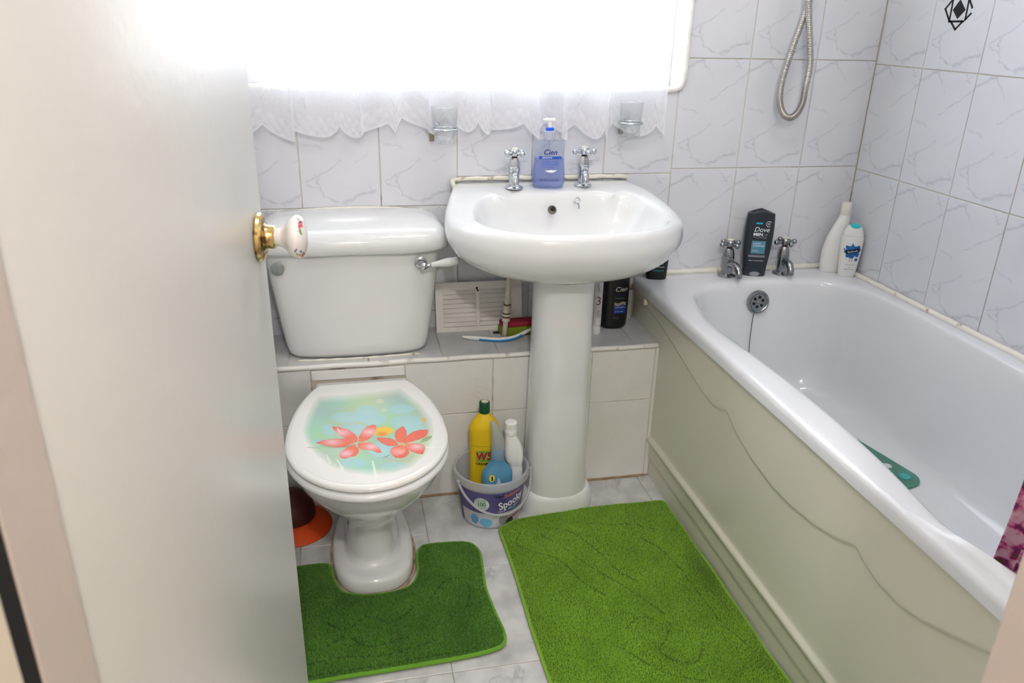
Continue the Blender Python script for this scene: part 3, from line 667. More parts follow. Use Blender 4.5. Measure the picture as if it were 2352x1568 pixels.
for cx, cy, rx, ry in ((740, 620, 260, 95), (1010, 530, 190, 95), (1530, 500, 205, 85), (1070, 660, 280, 95), (1600, 690, 260, 125), (480, 800, 125, 95), (830, 790, 260, 90), (1720, 810, 220, 75), (330, 970, 130, 50), (1230, 1080, 230, 120), (800, 1280, 250, 90), (1440, 1340, 240, 90)):
    lay(ell(cx, cy, rx, ry, 0.3)*soft*0.8, (166, 212, 220)); lay(ell(cx, cy+ry*0.3, rx*0.7, ry*0.6, 0.8)*soft*0.35, (182, 220, 210))
lay(ell(1210, 385, 75, 38)*0.7, (208, 222, 196)); lay(ell(1265, 515, 60, 28)*0.6, (200, 222, 196))
for poly, col in (([(800, 680), (900, 685), (1040, 735), (1030, 742), (890, 700)], (196, 190, 90)), ([(160, 1045), (330, 1058), (330, 1064), (160, 1052)], (120, 132, 96)), ([(1220, 1195), (1290, 1185), (1350, 1150), (1352, 1160), (1290, 1196)], (110, 120, 92)), ([(1780, 980), (1870, 965), (1950, 920), (1960, 880), (1890, 890), (1830, 920)], (158, 172, 128)), ([(1800, 620), (1870, 635), (1860, 710), (1838, 690)], (232, 186, 70))):
    lay(np.where(inpoly(poly), 0.9, 0), col)
def petal(poly, cen, edge, mid, midpos):
    ins_ = inpoly(poly); d_ = polydist(poly)
    t = np.clip(1-np.hypot((PU-midpos[0])/200, (PV-midpos[1])/80), 0, 1)
    near = np.clip(1-np.hypot(PU-cen[0], PV-cen[1])/190, 0, 1)
    col = np.asarray(edge, float)*(1-t[..., None])+np.asarray(mid, float)*t[..., None]
    col = col*(1-0.55*near[..., None])+np.array([240., 118., 66.])*0.55*near[..., None]
    col = col*(1-0.14*np.clip(1-d_/10, 0, 1)[..., None])
    mk = np.where(ins_, np.clip(d_/3+0.4, 0, 1), 0)
    lay(mk, col)
yb = [(1150, 775), (1230, 748), (1290, 738), (1350, 762), (1415, 790), (1400, 840), (1320, 870), (1230, 895), (1140, 880), (1110, 840)]
lay(np.where(inpoly(yb), np.clip(polydist(yb)/14, 0, 1), 0), (240, 192, 62)); lay(ell(1240, 860, 90, 40), (232, 150, 50))
E1, M1 = (230, 108, 90), (242, 196, 208)
C1, C2 = (880, 985), (1520, 1010)
lay(ell(620, 1030, 300, 38, 0.6)*0.55, (120, 116, 84))
for poly, mp in (([(275, 985), (400, 945), (560, 925), (700, 925), (780, 960), (860, 990), (760, 1010), (700, 1045), (560, 1050), (440, 1030), (350, 1005)], (520, 970)),
                 ([(515, 750), (640, 760), (770, 800), (860, 870), (890, 920), (880, 980), (800, 970), (700, 920), (590, 850), (535, 790)], (660, 840)),
                 ([(900, 970), (905, 900), (950, 810), (1030, 745), (1110, 722), (1155, 735), (1150, 800), (1110, 880), (1050, 930), (960, 975)], (1060, 830)),
                 ([(860, 1040), (900, 1060), (912, 1110), (860, 1172), (800, 1187), (780, 1140)], (1400, 400)),
                 ([(855, 1005), (790, 1020), (720, 1060), (650, 1110), (622, 1160), (640, 1200), (700, 1218), (780, 1190), (835, 1130), (868, 1060)], (720, 1140)),
                 ([(895, 985), (980, 980), (1060, 975), (1140, 1010), (1200, 1060), (1240, 1130), (1180, 1130), (1080, 1095), (960, 1085), (900, 1060)], (1080, 1040))): petal(poly, C1, E1, M1, mp)
for poly, mp in (([(1480, 1010), (1430, 950), (1350, 915), (1170, 905), (1160, 930), (1230, 990), (1320, 1030), (1420, 1030)], (1400, 300)),
                 ([(1450, 965), (1420, 890), (1430, 820), (1490, 770), (1545, 740), (1590, 810), (1600, 860), (1560, 940), (1520, 990)], (1400, 300)),
                 ([(1530, 985), (1590, 890), (1680, 825), (1780, 797), (1900, 795), (1905, 830), (1870, 890), (1780, 935), (1660, 970), (1580, 995)], (1700, 700)),
                 ([(1590, 1050), (1620, 1090), (1630, 1140), (1560, 1200), (1440, 1205), (1400, 1175), (1530, 1160)], (1400, 300)),
                 ([(1560, 1010), (1680, 985), (1780, 990), (1850, 1030), (1860, 1070), (1830, 1150), (1760, 1145), (1660, 1110), (1580, 1060)], (1740, 1040)),
                 ([(1520, 1015), (1440, 1030), (1375, 1060), (1350, 1120), (1390, 1170), (1450, 1185), (1530, 1160), (1580, 1110), (1590, 1050)], (1500, 1110))): petal(poly, C2, E1, M1, mp)
lay(ell(1540, 1010, 90, 26, 0.7)*0.7, (238, 158, 70)); lay(ell(1000, 975, 80, 8, 0.8)*0.8, (250, 216, 170)); lay(ell(1680, 985, 90, 7, 0.8)*0.8, (250, 216, 180))
for pl in ([(1090, 1240), (1110, 1236), (1180, 1490), (1130, 1490)], [(560, 1210), (600, 1225), (690, 1350), (650, 1430), (625, 1290)], [(430, 1150), (445, 1150), (500, 1285), (485, 1290)], [(580, 770), (600, 772), (640, 830), (620, 832)], [(1870, 1040), (2010, 1045), (2005, 1062), (1870, 1058)]):
    lay(np.where(inpoly(pl), 0.75, 0), (240, 244, 234))
inside = ((GX-TX)/0.164)**2+((GY+0.56)/np.where(GY < -0.56, 0.20, 0.34))**2 < 1
vid = -np.ones(PU.shape, int); vid[inside] = np.arange(inside.sum())
pv = np.stack([GX[inside], GY[inside], np.full(inside.sum(), LZ+0.0005)], 1)
q = (vid[:-1, :-1] >= 0) & (vid[1:, :-1] >= 0) & (vid[:-1, 1:] >= 0) & (vid[1:, 1:] >= 0)
pf = np.stack([vid[:-1, :-1][q], vid[:-1, 1:][q], vid[1:, 1:][q], vid[1:, :-1][q]], 1)
po = obj('lid_picture', (pv.tolist(), pf.tolist()), attr_mat('glossy_print', 0.12, 0.5), lido, label='printed picture of red and yellow blossoms on pale green water')
paint(po, img[inside])

# ------------------------------------------------------------------ bath
M_ACR = pm('white_acrylic', (226, 228, 232), 0.14, coat=0.3)
M_PANEL = pm('ivory_acrylic', (216, 214, 198), 0.24)
bath = thing('bathtub', 'white acrylic bath with an ivory side panel along the right wall', 'bathtub', (-0.34, -0.84, 0))
RZT = 0.550
bc = (-0.335, -0.84)
innc = [(-.58, -.235), (-.616, -.42), (-.608, -.58), (-.599, -.80), (-.606, -1.02), (-.624, -1.17), (-.636, -1.25), (-.632, -1.32), (-.60, -1.43), (-.54, -1.53), (-.42, -1.585), (-.25, -1.585), (-.12, -1.54), (-.065, -1.42), (-.058, -1.2), (-.055, -.9), (-.052, -.6), (-.052, -.36), (-.075, -.2), (-.14, -.122), (-.25, -.102), (-.37, -.102), (-.48, -.122), (-.545, -.17)]
ip = [(p.x, p.y) for p in catmull(innc, 720, True)]
angs = np.array([math.atan2(y-bc[1], x-bc[0]) for x, y in ip]); rad = np.array([math.hypot(x-bc[0], y-bc[1]) for x, y in ip])
od = np.argsort(angs); angs, rad = angs[od], rad[od]
X0, X1, Y0, Y1 = -0.680, -0.0035, -1.647, -0.0035
AA = sorted([2*PI*k/220-PI for k in range(220)]+[math.atan2(y-bc[1], x-bc[0])+e for x in (X0, X1) for y in (Y0, Y1) for e in (-0.004, 0, 0.004)])
def rect_r(a, ins=0.0):
    c, s = math.cos(a), math.sin(a); t = 1e9
    for v, lo_, hi_, cc in ((c, X0+ins, X1-ins, bc[0]), (s, Y0+ins, Y1-ins, bc[1])):
        if abs(v) > 1e-9: t = min(t, max((lo_-cc)/v, (hi_-cc)/v))
    return t
def inr(a): return float(np.interp(a, angs, rad, period=2*PI))
def ring_in(d, z):
    out = []
    for a in AA:
        r = inr(a); x, y = r*math.cos(a), r*math.sin(a)
        out.append((bc[0]+x*(1-d/0.28), bc[1]+y*(1-d/0.74), z))
    return out
def gripz(x, y): return 0.020*math.exp(-((y+1.37)/0.10)**2)*smooth01((-0.50-x)/0.06)
def ring_mix(t, z, ins=0.0):
    out = []
    for a in AA:
        r = inr(a)*(1-t)+rect_r(a, ins)*t; x, y = bc[0]+r*math.cos(a), bc[1]+r*math.sin(a)
        out.append((x, y, z+gripz(x, y)*(1-abs(2*t-0.9)) if 0 < t < 1 else z))
    return out
def ring_out(ins, z): return [(bc[0]+rect_r(a, ins)*math.cos(a), bc[1]+rect_r(a, ins)*math.sin(a), z) for a in AA]
tub = [ring_out(0.012, 0.517), ring_out(0.0, 0.519), ring_out(0.0, 0.536), ring_out(0.002, 0.543), ring_out(0.006, 0.548), ring_out(0.011, RZT), ring_mix(0.72, RZT+0.0006), ring_mix(0.45, RZT+0.0008), ring_mix(0.2, RZT), ring_mix(0.07, RZT-0.002),
       ring_in(0.0, RZT-0.007), ring_in(0.004, 0.530), ring_in(0.009, 0.49), ring_in(0.018, 0.42), ring_in(0.029, 0.34), ring_in(0.040, 0.275), ring_in(0.053, 0.236), ring_in(0.072, 0.213), ring_in(0.10, 0.203), ring_in(0.2, 0.200)]
obj('tub', loft(tub, cap0=False), M_ACR, bath, auto=60)
# side panel with a scalloped raised edge and a stepped plinth
sc_y = [0.0, -0.097, -0.22, -0.331, -0.42, -0.506, -0.57, -0.61, -0.634, -0.66, -0.695, -0.77, -0.859, -0.93, -1.004, -1.07, -1.11, -1.128, -1.15, -1.196, -1.25, -1.3, -1.36, -1.417, -1.5, -1.6, -1.65]
sc_z = [0.50, 0.492, 0.476, 0.452, 0.430, 0.410, 0.405, 0.412, 0.424, 0.410, 0.394, 0.374, 0.363, 0.365, 0.374, 0.391, 0.407, 0.415, 0.404, 0.392, 0.392, 0.404, 0.428, 0.454, 0.49, 0.52, 0.53]
ny, nz = 420, 150
ys_ = np.linspace(-1.645, -0.006, ny); zs_ = np.concatenate([np.linspace(0.0, 0.36, 66), np.linspace(0.3625, 0.518, nz-66)])
scz = np.interp(-ys_, -np.array(sc_y), np.array(sc_z))
def s01(t): t = np.clip(t, 0, 1); return t*t*(3-2*t)
base = np.interp(zs_, [0, 0.052, 0.058, 0.064, 0.108, 0.114, 0.121, 0.128, 0.134, 0.15, 0.518], [-0.664, -0.6655, -0.668, -0.6695, -0.6705, -0.677, -0.6785, -0.677, -0.6705, -0.6695, -0.6695])
XX = base[None, :]-0.0036*s01((zs_[None, :]-scz[:, None]+0.005)/0.010)*(zs_[None, :] > 0.2)
PVt = [(float(XX[i, k]), float(ys_[i]), float(zs_[k])) for i in range(ny) for k in range(nz)]
PFt = [(i*nz+k, i*nz+k+1, (i+1)*nz+k+1, (i+1)*nz+k) for i in range(ny-1) for k in range(nz-1)]
nb_ = len(PVt)
PVt += [(-0.655, float(ys_[0]), 0.0), (-0.655, float(ys_[-1]), 0.0), (-0.655, float(ys_[-1]), 0.518), (-0.655, float(ys_[0]), 0.518)]
PFt += [(nb_, nb_+1, nb_+2, nb_+3)]
obj('side_panel', (PVt, PFt), M_PANEL, bath, label='ivory bath panel with a scalloped moulding')
# seal strips along both walls
def strip(name, pts, w, h, parent, mat):
    return obj(name, tube(pts, h, 8), mat, parent)
tr_b = [Vector((-0.668+0.655*k/40, -0.006, RZT+0.004+0.0006*math.sin(k*2.3))) for k in range(41)]
obj('wall_seal', tube(tr_b, [0.0085+0.0008*math.sin(k*1.4) for k in range(41)], 10), pm('cream_seal_strip', (234, 231, 220), 0.4, var=(26, 0.7, (140, 106, 66), 0.62, 0.72)), bath)
tr_r = [Vector((-0.009, -0.012-1.63*k/80, RZT+0.004+0.0005*math.sin(k*1.9))) for k in range(81)]
obj('wall_seal', tube(tr_r, 0.0080, 10), MATS['cream_seal_strip'], bath)
obj('panel_clip', xf(lathe([(0.010, 0), (0.0105, 0.006), (0.008, 0.010), (0.001, 0.011)], 20), T(-0.672, -0.115, 0.505) @ axis_to((-1, 0, 0))), pm('clip_ivory', (214, 206, 184), 0.4), bath)
# overflow with its plug chain
OM = T(-0.325, -0.1165, 0.487) @ axis_to((0, -1, 0.12))
ovb = obj('overflow', join(xf(lathe([(0.034, -0.004), (0.0345, 0.002), (0.033, 0.005), (0.0285, 0.0065), (0.0255, 0.0050), (0.0245, 0.0028), (0.022, 0.0022), (0.001, 0.0022)], 40), OM)), M_CHROME2, bath, auto=40, label='round chrome overflow grille')
for k in range(6):
    a = k*PI/3+0.3
    obj('grille_shade', xf(lathe([(0.0047, 0.0018), (0.0047, 0.0030), (0.0003, 0.0031)], 14), OM @ T(0.0145*math.cos(a), 0.0145*math.sin(a), 0)), M_DARK, ovb)  # raised dark discs painting the shade in the grille's holes
obj('grille_screw', xf(lathe([(0.0058, 0.0022), (0.0056, 0.0038), (0.003, 0.0044)], 16), OM), M_CHROME2, ovb)
ch = [Vector((-0.338, -0.124, 0.455)), Vector((-0.340, -0.126, 0.42)), Vector((-0.342, -0.133, 0.36)), Vector((-0.343, -0.150, 0.29)), Vector((-0.343, -0.182, 0.235)), Vector((-0.343, -0.22, 0.208))]
cp = catmull(ch, 130)
obj('plug_chain', tube(cp, [0.0016 if k % 2 else 0.0009 for k in range(130)], 6), pm('chain_metal', (120, 122, 124), 0.35, metal=1.0), ovb)
make_tap(bath, (-0.404, -0.052, RZT), 1.12, (0.12, -1, 0), 0.062, 0.010, 0.25, 'tap', M_CHROME2)
make_tap(bath, (-0.228, -0.054, RZT), 1.12, (0.02, -1, 0), 0.050, 0.010, 0.05, 'tap', M_CHROME2)

# ------------------------------------------------------------------ shower hose
hp = [(-0.262, 1.95), (-0.255, 1.62), (-0.262, 1.36), (-0.278, 1.27), (-0.298, 1.19), (-0.314, 1.12), (-0.3185, 1.068), (-0.312, 1.034), (-0.296, 1.010), (-0.276, 1.004), (-0.257, 1.018), (-0.2465, 1.045), (-0.2445, 1.08), (-0.2490, 1.14), (-0.2590, 1.20), (-0.274, 1.27), (-0.284, 1.36), (-0.29, 1.62), (-0.30, 1.95)]
hn = 1400
hpath = catmull([(x, -0.046-0.012*math.sin(PI*k/(len(hp)-1))-(0.013 if k > 12 else 0), z) for k, (x, z) in enumerate(hp)], hn)
hose = obj('shower_hose', tube(hpath, [0.0088+0.0009*math.sin(k*2*PI/5.0) for k in range(hn)], 12), pm('ribbed_metal', (192, 189, 184), 0.24, metal=0.9))
tagit(hose, 'ribbed metal shower hose hanging in a loop by the tiled corner', 'hose')
shu = thing('shower_unit', 'white box shower heater fixed high on the tiled back wall', 'shower', (-0.28, -0.05, 1.93))
obj('casing', box(-0.39, -0.17, -0.09, -0.002, 1.93, 2.20, 0.012, 3), M_WHITEPL, shu, auto=40)
obj('dial', xf(lathe([(0.03, 0), (0.03, 0.012), (0.026, 0.016), (0.001, 0.016)], 28), T(-0.28, -0.09, 2.06) @ axis_to((0, -1, 0))), M_CHROME2, shu, auto=40)

# ------------------------------------------------------------------ tumblers in wall rings
M_GLASS = see_through('clear_glass', (253, 254, 254), 0.0, gloss=0.08, edge=3.0)
def tumbler_set(cx, cy, zb, r0, r1, h, ribbed, mount, label_h, label_g):
    ho = thing('tumbler_holder', label_h, 'tumbler holder', (mount[0], -0.002, mount[1]), group='chrome tumbler holders on the wall')
    obj('wall_rose', xf(lathe([(0.0185, 0), (0.019, 0.003), (0.016, 0.007), (0.012, 0.0095), (0.009, 0.012), (0.008, 0.02)], 26), T(mount[0], -0.0015, mount[1]) @ axis_to((0, -1, 0))), M_CHROME, ho, auto=40)
    zr = zb+h*0.40; rr = r0+(r1-r0)*0.40+0.0035
    obj('arm', tube([Vector((mount[0], -0.014, mount[1])), Vector((mount[0]+(cx-mount[0])*0.3, cy*0.5, (mount[1]+zr)/2)), Vector((cx+(mount[0]-cx)*0.25, cy+rr+0.001, zr))], [0.0065, 0.006, 0.004], 12), M_CHROME, ho)
    obj('back_plate', box(mount[0]-0.009, mount[0]+0.004, -0.006, -0.002, mount[1]-0.035, mount[1]-0.012, 0.001, 1), pm('tarnished_plate', (150, 142, 132), 0.35, metal=0.9), ho, auto=40)
    obj('ring', xf(torus(rr, 0.0028, 48, 10), T(cx, cy, zr)), M_CHROME, ho)
    n = 72
    def gr(r, z, amp):
        return [(cx+(r*(1+(amp*math.cos(24*2*PI*j/n) if ribbed else 0)))*math.cos(2*PI*j/n), cy+(r*(1+(amp*math.cos(24*2*PI*j/n) if ribbed else 0)))*math.sin(2*PI*j/n), z) for j in range(n)]
    t = 0.0022
    rg = [gr(r0*0.5, zb+0.004, 0), gr(r0*0.9, zb+0.0005, 0), gr(r0, zb+0.003, 0)]
    for k in range(1, 9): rg.append(gr(r0+(r1-r0)*k/8, zb+0.003+(h-0.004)*k/8, 0.03 if 1 < k < 7 else 0.0))
    rg.append(gr(r1-t*0.5, zb+h, 0))
    for k in range(8, 0, -1): rg.append(gr(r0+(r1-r0)*k/8-t, zb+0.008+(h-0.010)*k/8, 0))
    rg.append(gr(r0*0.7, zb+0.0075, 0))
    gl = obj('glass_tumbler', loft(rg), M_GLASS); tagit(gl, label_g, 'glass', 'glass tumblers in the wall holders')
    return gl
tumbler_set(-1.241, -0.085, 0.945, 0.0235, 0.0345, 0.090, True, (-1.262, 0.975), 'chrome ring holder on the wall above the cistern end', 'ribbed glass tumbler in the left wall ring')
tumbler_set(-0.752, -0.085, 0.959, 0.0255, 0.0305, 0.090, False, (-0.745, 0.990), 'chrome ring holder on the wall above the basin right end', 'plain glass tumbler in the right wall ring')

# ------------------------------------------------------------------ lace curtain
NX, NZ = 520, 110
CXa, CXb, CZt = -1.735, -0.648, 2.06
cs = np.linspace(0, 1, NX)
xs = CXa+(CXb-CXa)*cs
ph = 2*PI*(cs*9.5+0.25*np.sin(cs*17)+0.12*np.sin(cs*41+1))
foldy = 0.55*np.sin(ph)+0.3*np.sin(ph*0.5+0.8)+0.2*np.sin(ph*1.7+2)
scal = np.abs(np.sin(PI*(cs*15.5+0.18*np.sin(cs*23))))          # scalloped hem
zb_ = 0.990-0.030*scal**0.7-0.010*np.sin(cs*9+0.5)-0.007*np.sin(ph+0.7)
CVt, dens = [], []
for k in range(NZ):
    t = k/(NZ-1); tt = t**1.0
    for i in range(NX):
        z = CZt+(zb_[i]-CZt)*tt
        amp = 0.006+0.012*tt
        xo = 0.021*(0.3+0.7*tt)*math.cos(ph[i])
        CVt.append((xs[i]+xo+0.0, -0.034-amp*foldy[i]-0.004*tt, z))
        hb = z-zb_[i]
        d_ = 0.50+0.20*smooth01((1.10-z)/0.06)  # denser below the sill: window glow put into the cloth
        if hb < 0.042: d_ = 0.76+0.08*math.sin(i*0.9)*math.sin(hb*420)
        if hb < 0.006: d_ = 0.9
        col = (cs[i]*7.5) % 1.0
        if abs(col-0.5) < 0.045: d_ = max(d_, 0.56+0.14*math.sin(z*420))
        if 0.052 < hb < 0.058: d_ = max(d_, 0.8)
        dens.append(max(0.05, min(0.95, d_)))
CFt = [(k*NX+i, k*NX+i+1, (k+1)*NX+i+1, (k+1)*NX+i) for k in range(NZ-1) for i in range(NX-1)]
def sheer(name, use_attr, dens_val=0.5, rgb=(248, 248, 252), through=0.45):
    mt, nt, b, out = nodes_mat(name); nt.nodes.remove(b)
    tr = nt.nodes.new('ShaderNodeBsdfTransparent'); d = nt.nodes.new('ShaderNodeBsdfDiffuse'); tl = nt.nodes.new('ShaderNodeBsdfTranslucent')
    for q_ in (d, tl): q_.inputs[0].default_value = (*lin(rgb), 1)
    m1 = nt.nodes.new('ShaderNodeMixShader'); m1.inputs[0].default_value = through
    nt.links.new(d.outputs[0], m1.inputs[1]); nt.links.new(tl.outputs[0], m1.inputs[2])
    m2 = nt.nodes.new('ShaderNodeMixShader'); m2.inputs[0].default_value = dens_val
    nt.links.new(tr.outputs[0], m2.inputs[1]); nt.links.new(m1.outputs[0], m2.inputs[2]); nt.links.new(m2.outputs[0], out.inputs[0])
    if use_attr:
        a = nt.nodes.new('ShaderNodeAttribute'); a.attribute_name = 'weave_glow'
        n = nt.nodes.new('ShaderNodeTexNoise'); n.inputs['Scale'].default_value = 160; n.inputs['Detail'].default_value = 2
        tc = nt.nodes.new('ShaderNodeTexCoord'); nt.links.new(tc.outputs['Object'], n.inputs['Vector'])
        mu = nt.nodes.new('ShaderNodeMath'); mu.operation = 'MULTIPLY_ADD'; mu.inputs[1].default_value = 0.12; mu.inputs[2].default_value = -0.06
        nt.links.new(n.outputs['Fac'], mu.inputs[0])
        ad = nt.nodes.new('ShaderNodeMath'); ad.operation = 'ADD'; ad.use_clamp = True
        nt.links.new(a.outputs['Fac'], ad.inputs[0]); nt.links.new(mu.outputs[0], ad.inputs[1]); nt.links.new(ad.outputs[0], m2.inputs[0])
    return mt
cur = thing('lace_curtain', 'sheer white lace curtain with a scalloped hem across the window', 'curtain', (-1.19, -0.04, 0.96))
co = obj('curtain_cloth', (CVt, CFt), sheer('sheer_lace', True), cur)
at = co.data.attributes.new('weave_glow', 'FLOAT', 'POINT'); at.data.foreach_set('value', np.array(dens, np.float32))
rodz = CZt+0.002
obj('curtain_wire', tube([Vector((-1.757, -0.045, rodz)), Vector((-0.62, -0.045, rodz))], 0.004, 8), M_WHITEPL, cur)
def csurf(s, z):
    i = min(NX-1, max(0, int(s*(NX-1)))); t = (CZt-z)/(CZt-zb_[i])
    return Vector((xs[i]+0.021*(0.3+0.7*t)*math.cos(ph[i]), -0.034-(0.006+0.012*t)*foldy[i]-0.004*t-0.0012, z))
M_EMB = sheer('white_embroidery', False, 0.5, (252, 252, 254), 0.8)
for s0 in np.linspace(0.05, 0.96, 11):
    z0 = 1.035+0.012*math.sin(s0*37)
    stem = [csurf(s0+0.012*math.sin(k*0.33+s0*9), z0+0.16*k/14) for k in range(15)]
    e = tube(stem, [0.0017-0.0008*k/14 for k in range(15)], 6)
    for k0, sg in ((4, 1), (6, -1), (9, 1)):
        br = [csurf(s0+0.012*math.sin(k0*0.33+s0*9)+sg*0.011*j/5, z0+0.16*k0/14+0.045*j/5) for j in range(6)]
        e = join(e, tube(br, 0.0011, 6))
        c_ = br[-1]
        e = join(e, xf(lathe([(0.0095, -0.0004), (0.0095, 0.0004)], 7), T(c_.x, c_.y, c_.z) @ axis_to((0, -1, 0))))
    obj('embroidered_sprig', e, M_EMB, cur)

# ------------------------------------------------------------------ bottles
class Bottle:
    """lofted flattened bottle; profile rows (z, half width, half depth, x shift); front is local -y"""
    def __init__(s, prof, n=2.6, seg=48):
        s.p = prof; s.n = n; s.seg = seg
    def at(s, z):
        zs = [r[0] for r in s.p]
        return tuple(float(np.interp(z, zs, [r[k] if len(r) > k else 0 for r in s.p])) for k in (1, 2, 3))
    def vf(s, sub=3):
        zz = [r[0] for r in s.p]
        rows = []
        for i in range(len(zz)-1):
            for k in range(sub): rows.append(zz[i]+(zz[i+1]-zz[i])*k/sub)
        rows.append(zz[-1])
        return loft([[(p[0]+c, p[1], z) for p in sup(a, b, s.n, s.seg, 0, 0, z)] for z in rows for a, b, c in [s.at(z)]])
    def on(s, off=0.0007):
        def f(u, z):
            a, b, c = s.at(z); t = min(1.0, abs(u-c)/a)
            return (u, -b*(max(0.0, 1-t**s.n))**(1/s.n)-off, z)
        return f
def prof_smooth(pts, n=18):
    c = catmull([tuple(p[:3]) for p in pts], n)
    sh = np.interp(np.linspace(0, 1, n), np.linspace(0, 1, len(pts)), [p[3] if len(p) > 3 else 0 for p in pts])
    z_ = [p.x for p in c]
    return [(p.x, max(p.y, 0.0005), max(p.z, 0.0005), float(q)) for p, q in zip(c, sh)]
def txt(name, s, x, z, size, on, mat, parent, shear=0.0, bold=0.0, align='CENTER', sx=1.0, rot=0.0):
    v, f = text_vf(s, size, shear, bold, align, sx)
    cr, sr = math.cos(rot), math.sin(rot)
    return decal(name, ([(x+a*cr-b*sr, z+a*sr+b*cr) for a, b in v], f), on, mat, parent)
PR_NAVY = pm('navy_print', (28, 42, 120), 0.4); PR_BLUE = pm('blue_print', (34, 82, 178), 0.4); PR_WHITE = pm('white_print', (236, 240, 244), 0.4)
PR_GREY = pm('grey_print', (128, 132, 136), 0.4); PR_TEAL = pm('teal_print', (28, 158, 150), 0.4); PR_CYAN = pm('cyan_print', (40, 168, 196), 0.4)
PR_BLACK = pm('black_ink', (16, 16, 20), 0.4)

# hand soap on the basin
soap = thing('soap_dispenser', 'clear pump bottle of blue hand wash between the basin taps', 'soap bottle', (-0.974, -0.102, 0.8355), -0.16, world=False)
sp = [(0.0, 0.036, 0.020), (0.003, 0.0405, 0.0235), (0.012, 0.0435, 0.0255), (0.026, 0.0445, 0.026), (0.045, 0.0425, 0.0245), (0.066, 0.0402, 0.0232), (0.085, 0.0395, 0.0230), (0.102, 0.0402, 0.0232), (0.110, 0.0392, 0.0228), (0.1155, 0.0345, 0.0205), (0.1185, 0.024, 0.016), (0.1195, 0.0135, 0.0135), (0.124, 0.0125, 0.0125)]
SB = Bottle(sp, 2.8)
obj('bottle', SB.vf(), see_through('clear_plastic', (240, 243, 250), 0.06, (215, 222, 238), gloss=0.08), soap, auto=60)
liq = Bottle([(z+0.0015 if z < 0.002 else z, a-0.0022, b-0.0022) for z, a, b in sp[:6]]+[(0.0745, 0.0378, 0.0210), (0.075, 0.0370, 0.020)], 2.8)
obj('liquid_soap', liq.vf(), see_through('blue_liquid', (224, 231, 252), 0.30, (190, 202, 244), gloss=0.02), soap, auto=60)
on = SB.on()
txt('brand_lettering', 'Cien', 0.001, 0.0915, 0.0185, on, PR_NAVY, soap, shear=0.25, bold=0.0003)
decal('label_band', rect2(-0.027, 0.031, 0.0745, 0.0815), on, PR_BLUE, soap)
on2 = SB.on(0.0011)
txt('label_lettering', 'SENSITIVE', -0.006, 0.078, 0.0058, on2, PR_WHITE, soap)
txt('label_lettering', 'ANTIBACTERIAL', 0.003, 0.0675, 0.0068, on, PR_BLUE, soap, sx=0.85)
txt('label_lettering', 'HANDWASH', 0.003, 0.0605, 0.0084, on, PR_BLUE, soap, sx=0.9)
txt('label_lettering', 'Cares & Helps', -0.003, 0.0545, 0.0056, on, PR_BLUE, soap)
dropl = [(-0.012, 0.0455), (-0.004, 0.0462), (0.004, 0.0475), (0.012, 0.0468), (0.021, 0.0478), (0.014, 0.0425), (0.006, 0.0405), (-0.003, 0.0415)]
decal('label_swoosh', (dropl, [tuple(range(8))]), on, PR_WHITE, soap)
txt('label_lettering', 'Kills 99.9% of bacteria', 0.001, 0.0215, 0.0058, on, PR_NAVY, soap)
M_CAPW = see_through('milky_plastic', (235, 238, 246), 0.75, (232, 235, 244), gloss=0.05)
obj('collar', lathe([(0.0145, 0.121), (0.0148, 0.123), (0.0146, 0.137), (0.0150, 0.139), (0.0148, 0.142), (0.0105, 0.1435)], 32), M_CAPW, soap, auto=40)
obj('lock_ring', lathe([(0.0105, 0.1432), (0.0108, 0.1445), (0.0106, 0.150), (0.0075, 0.151)], 28), pm('bright_blue', (36, 98, 226), 0.35), soap, auto=40)
obj('pump_head', join(lathe([(0.0055, 0.150), (0.0052, 0.162), (0.0062, 0.166)], 20), box(-0.0135, 0.0135, -0.0075, 0.0075, 0.165, 0.1735, 0.003, 3), box(-0.0180, -0.010, -0.0045, 0.0045, 0.1665, 0.1725, 0.002, 2)), M_WHITEPL, soap, auto=50)
obj('dip_tube', tube([Vector((0, 0, 0.122)), Vector((0.001, 0.001, 0.08)), Vector((0.004, 0.002, 0.012))], 0.0024, 8), M_CAPW, soap)

# dark shower gel between the bath taps
gel = thing('shower_gel_bottle', 'dark charcoal shower gel bottle standing between the bath taps', 'bottle', (-0.318, -0.052, RZT), -0.30, world=False)
gp = prof_smooth([(0.0, 0.030, 0.015), (0.004, 0.0335, 0.0175), (0.03, 0.0345, 0.019), (0.08, 0.0395, 0.020), (0.13, 0.0415, 0.0195), (0.170, 0.0400, 0.0175), (0.186, 0.0385, 0.0165)], 22)
GB = Bottle(gp, 3.2)
M_CHAR = pm('charcoal_plastic', (38, 46, 54), 0.35)
obj('bottle', GB.vf(2), M_CHAR, gel, auto=60)
tz = 0.186
obj('shoulder', loft([sup(0.0385, 0.0165, 3.2, 48, 0, 0, tz)]+[[(p[0]*f, p[1]*f, tz+0.0125*(1-(abs(p[0])/0.0385)**1.6)*g_) for p in sup(0.0385, 0.0165, 3.2, 48)] for f, g_ in ((0.99, 0.35), (0.93, 0.72), (0.78, 0.95), (0.45, 1.0))]), M_CHAR, gel, auto=50)
on = GB.on()
decal('label_flash', rect2(-0.0165, 0.0025, 0.158, 0.1625, skew=0.5), on, PR_CYAN, gel)
ringp = [(0.0215+0.0085*math.cos(a), 0.1585+0.0085*math.sin(a)) for a in np.linspace(0.6, 5.4, 22)]
decal('label_ring', (ringp+[(0.0215+0.0072*math.cos(a), 0.1585+0.0072*math.sin(a)) for a in np.linspace(0.6, 5.4, 22)], [(i, i+1, i+23, i+22) for i in range(21)]), on, PR_WHITE, gel)
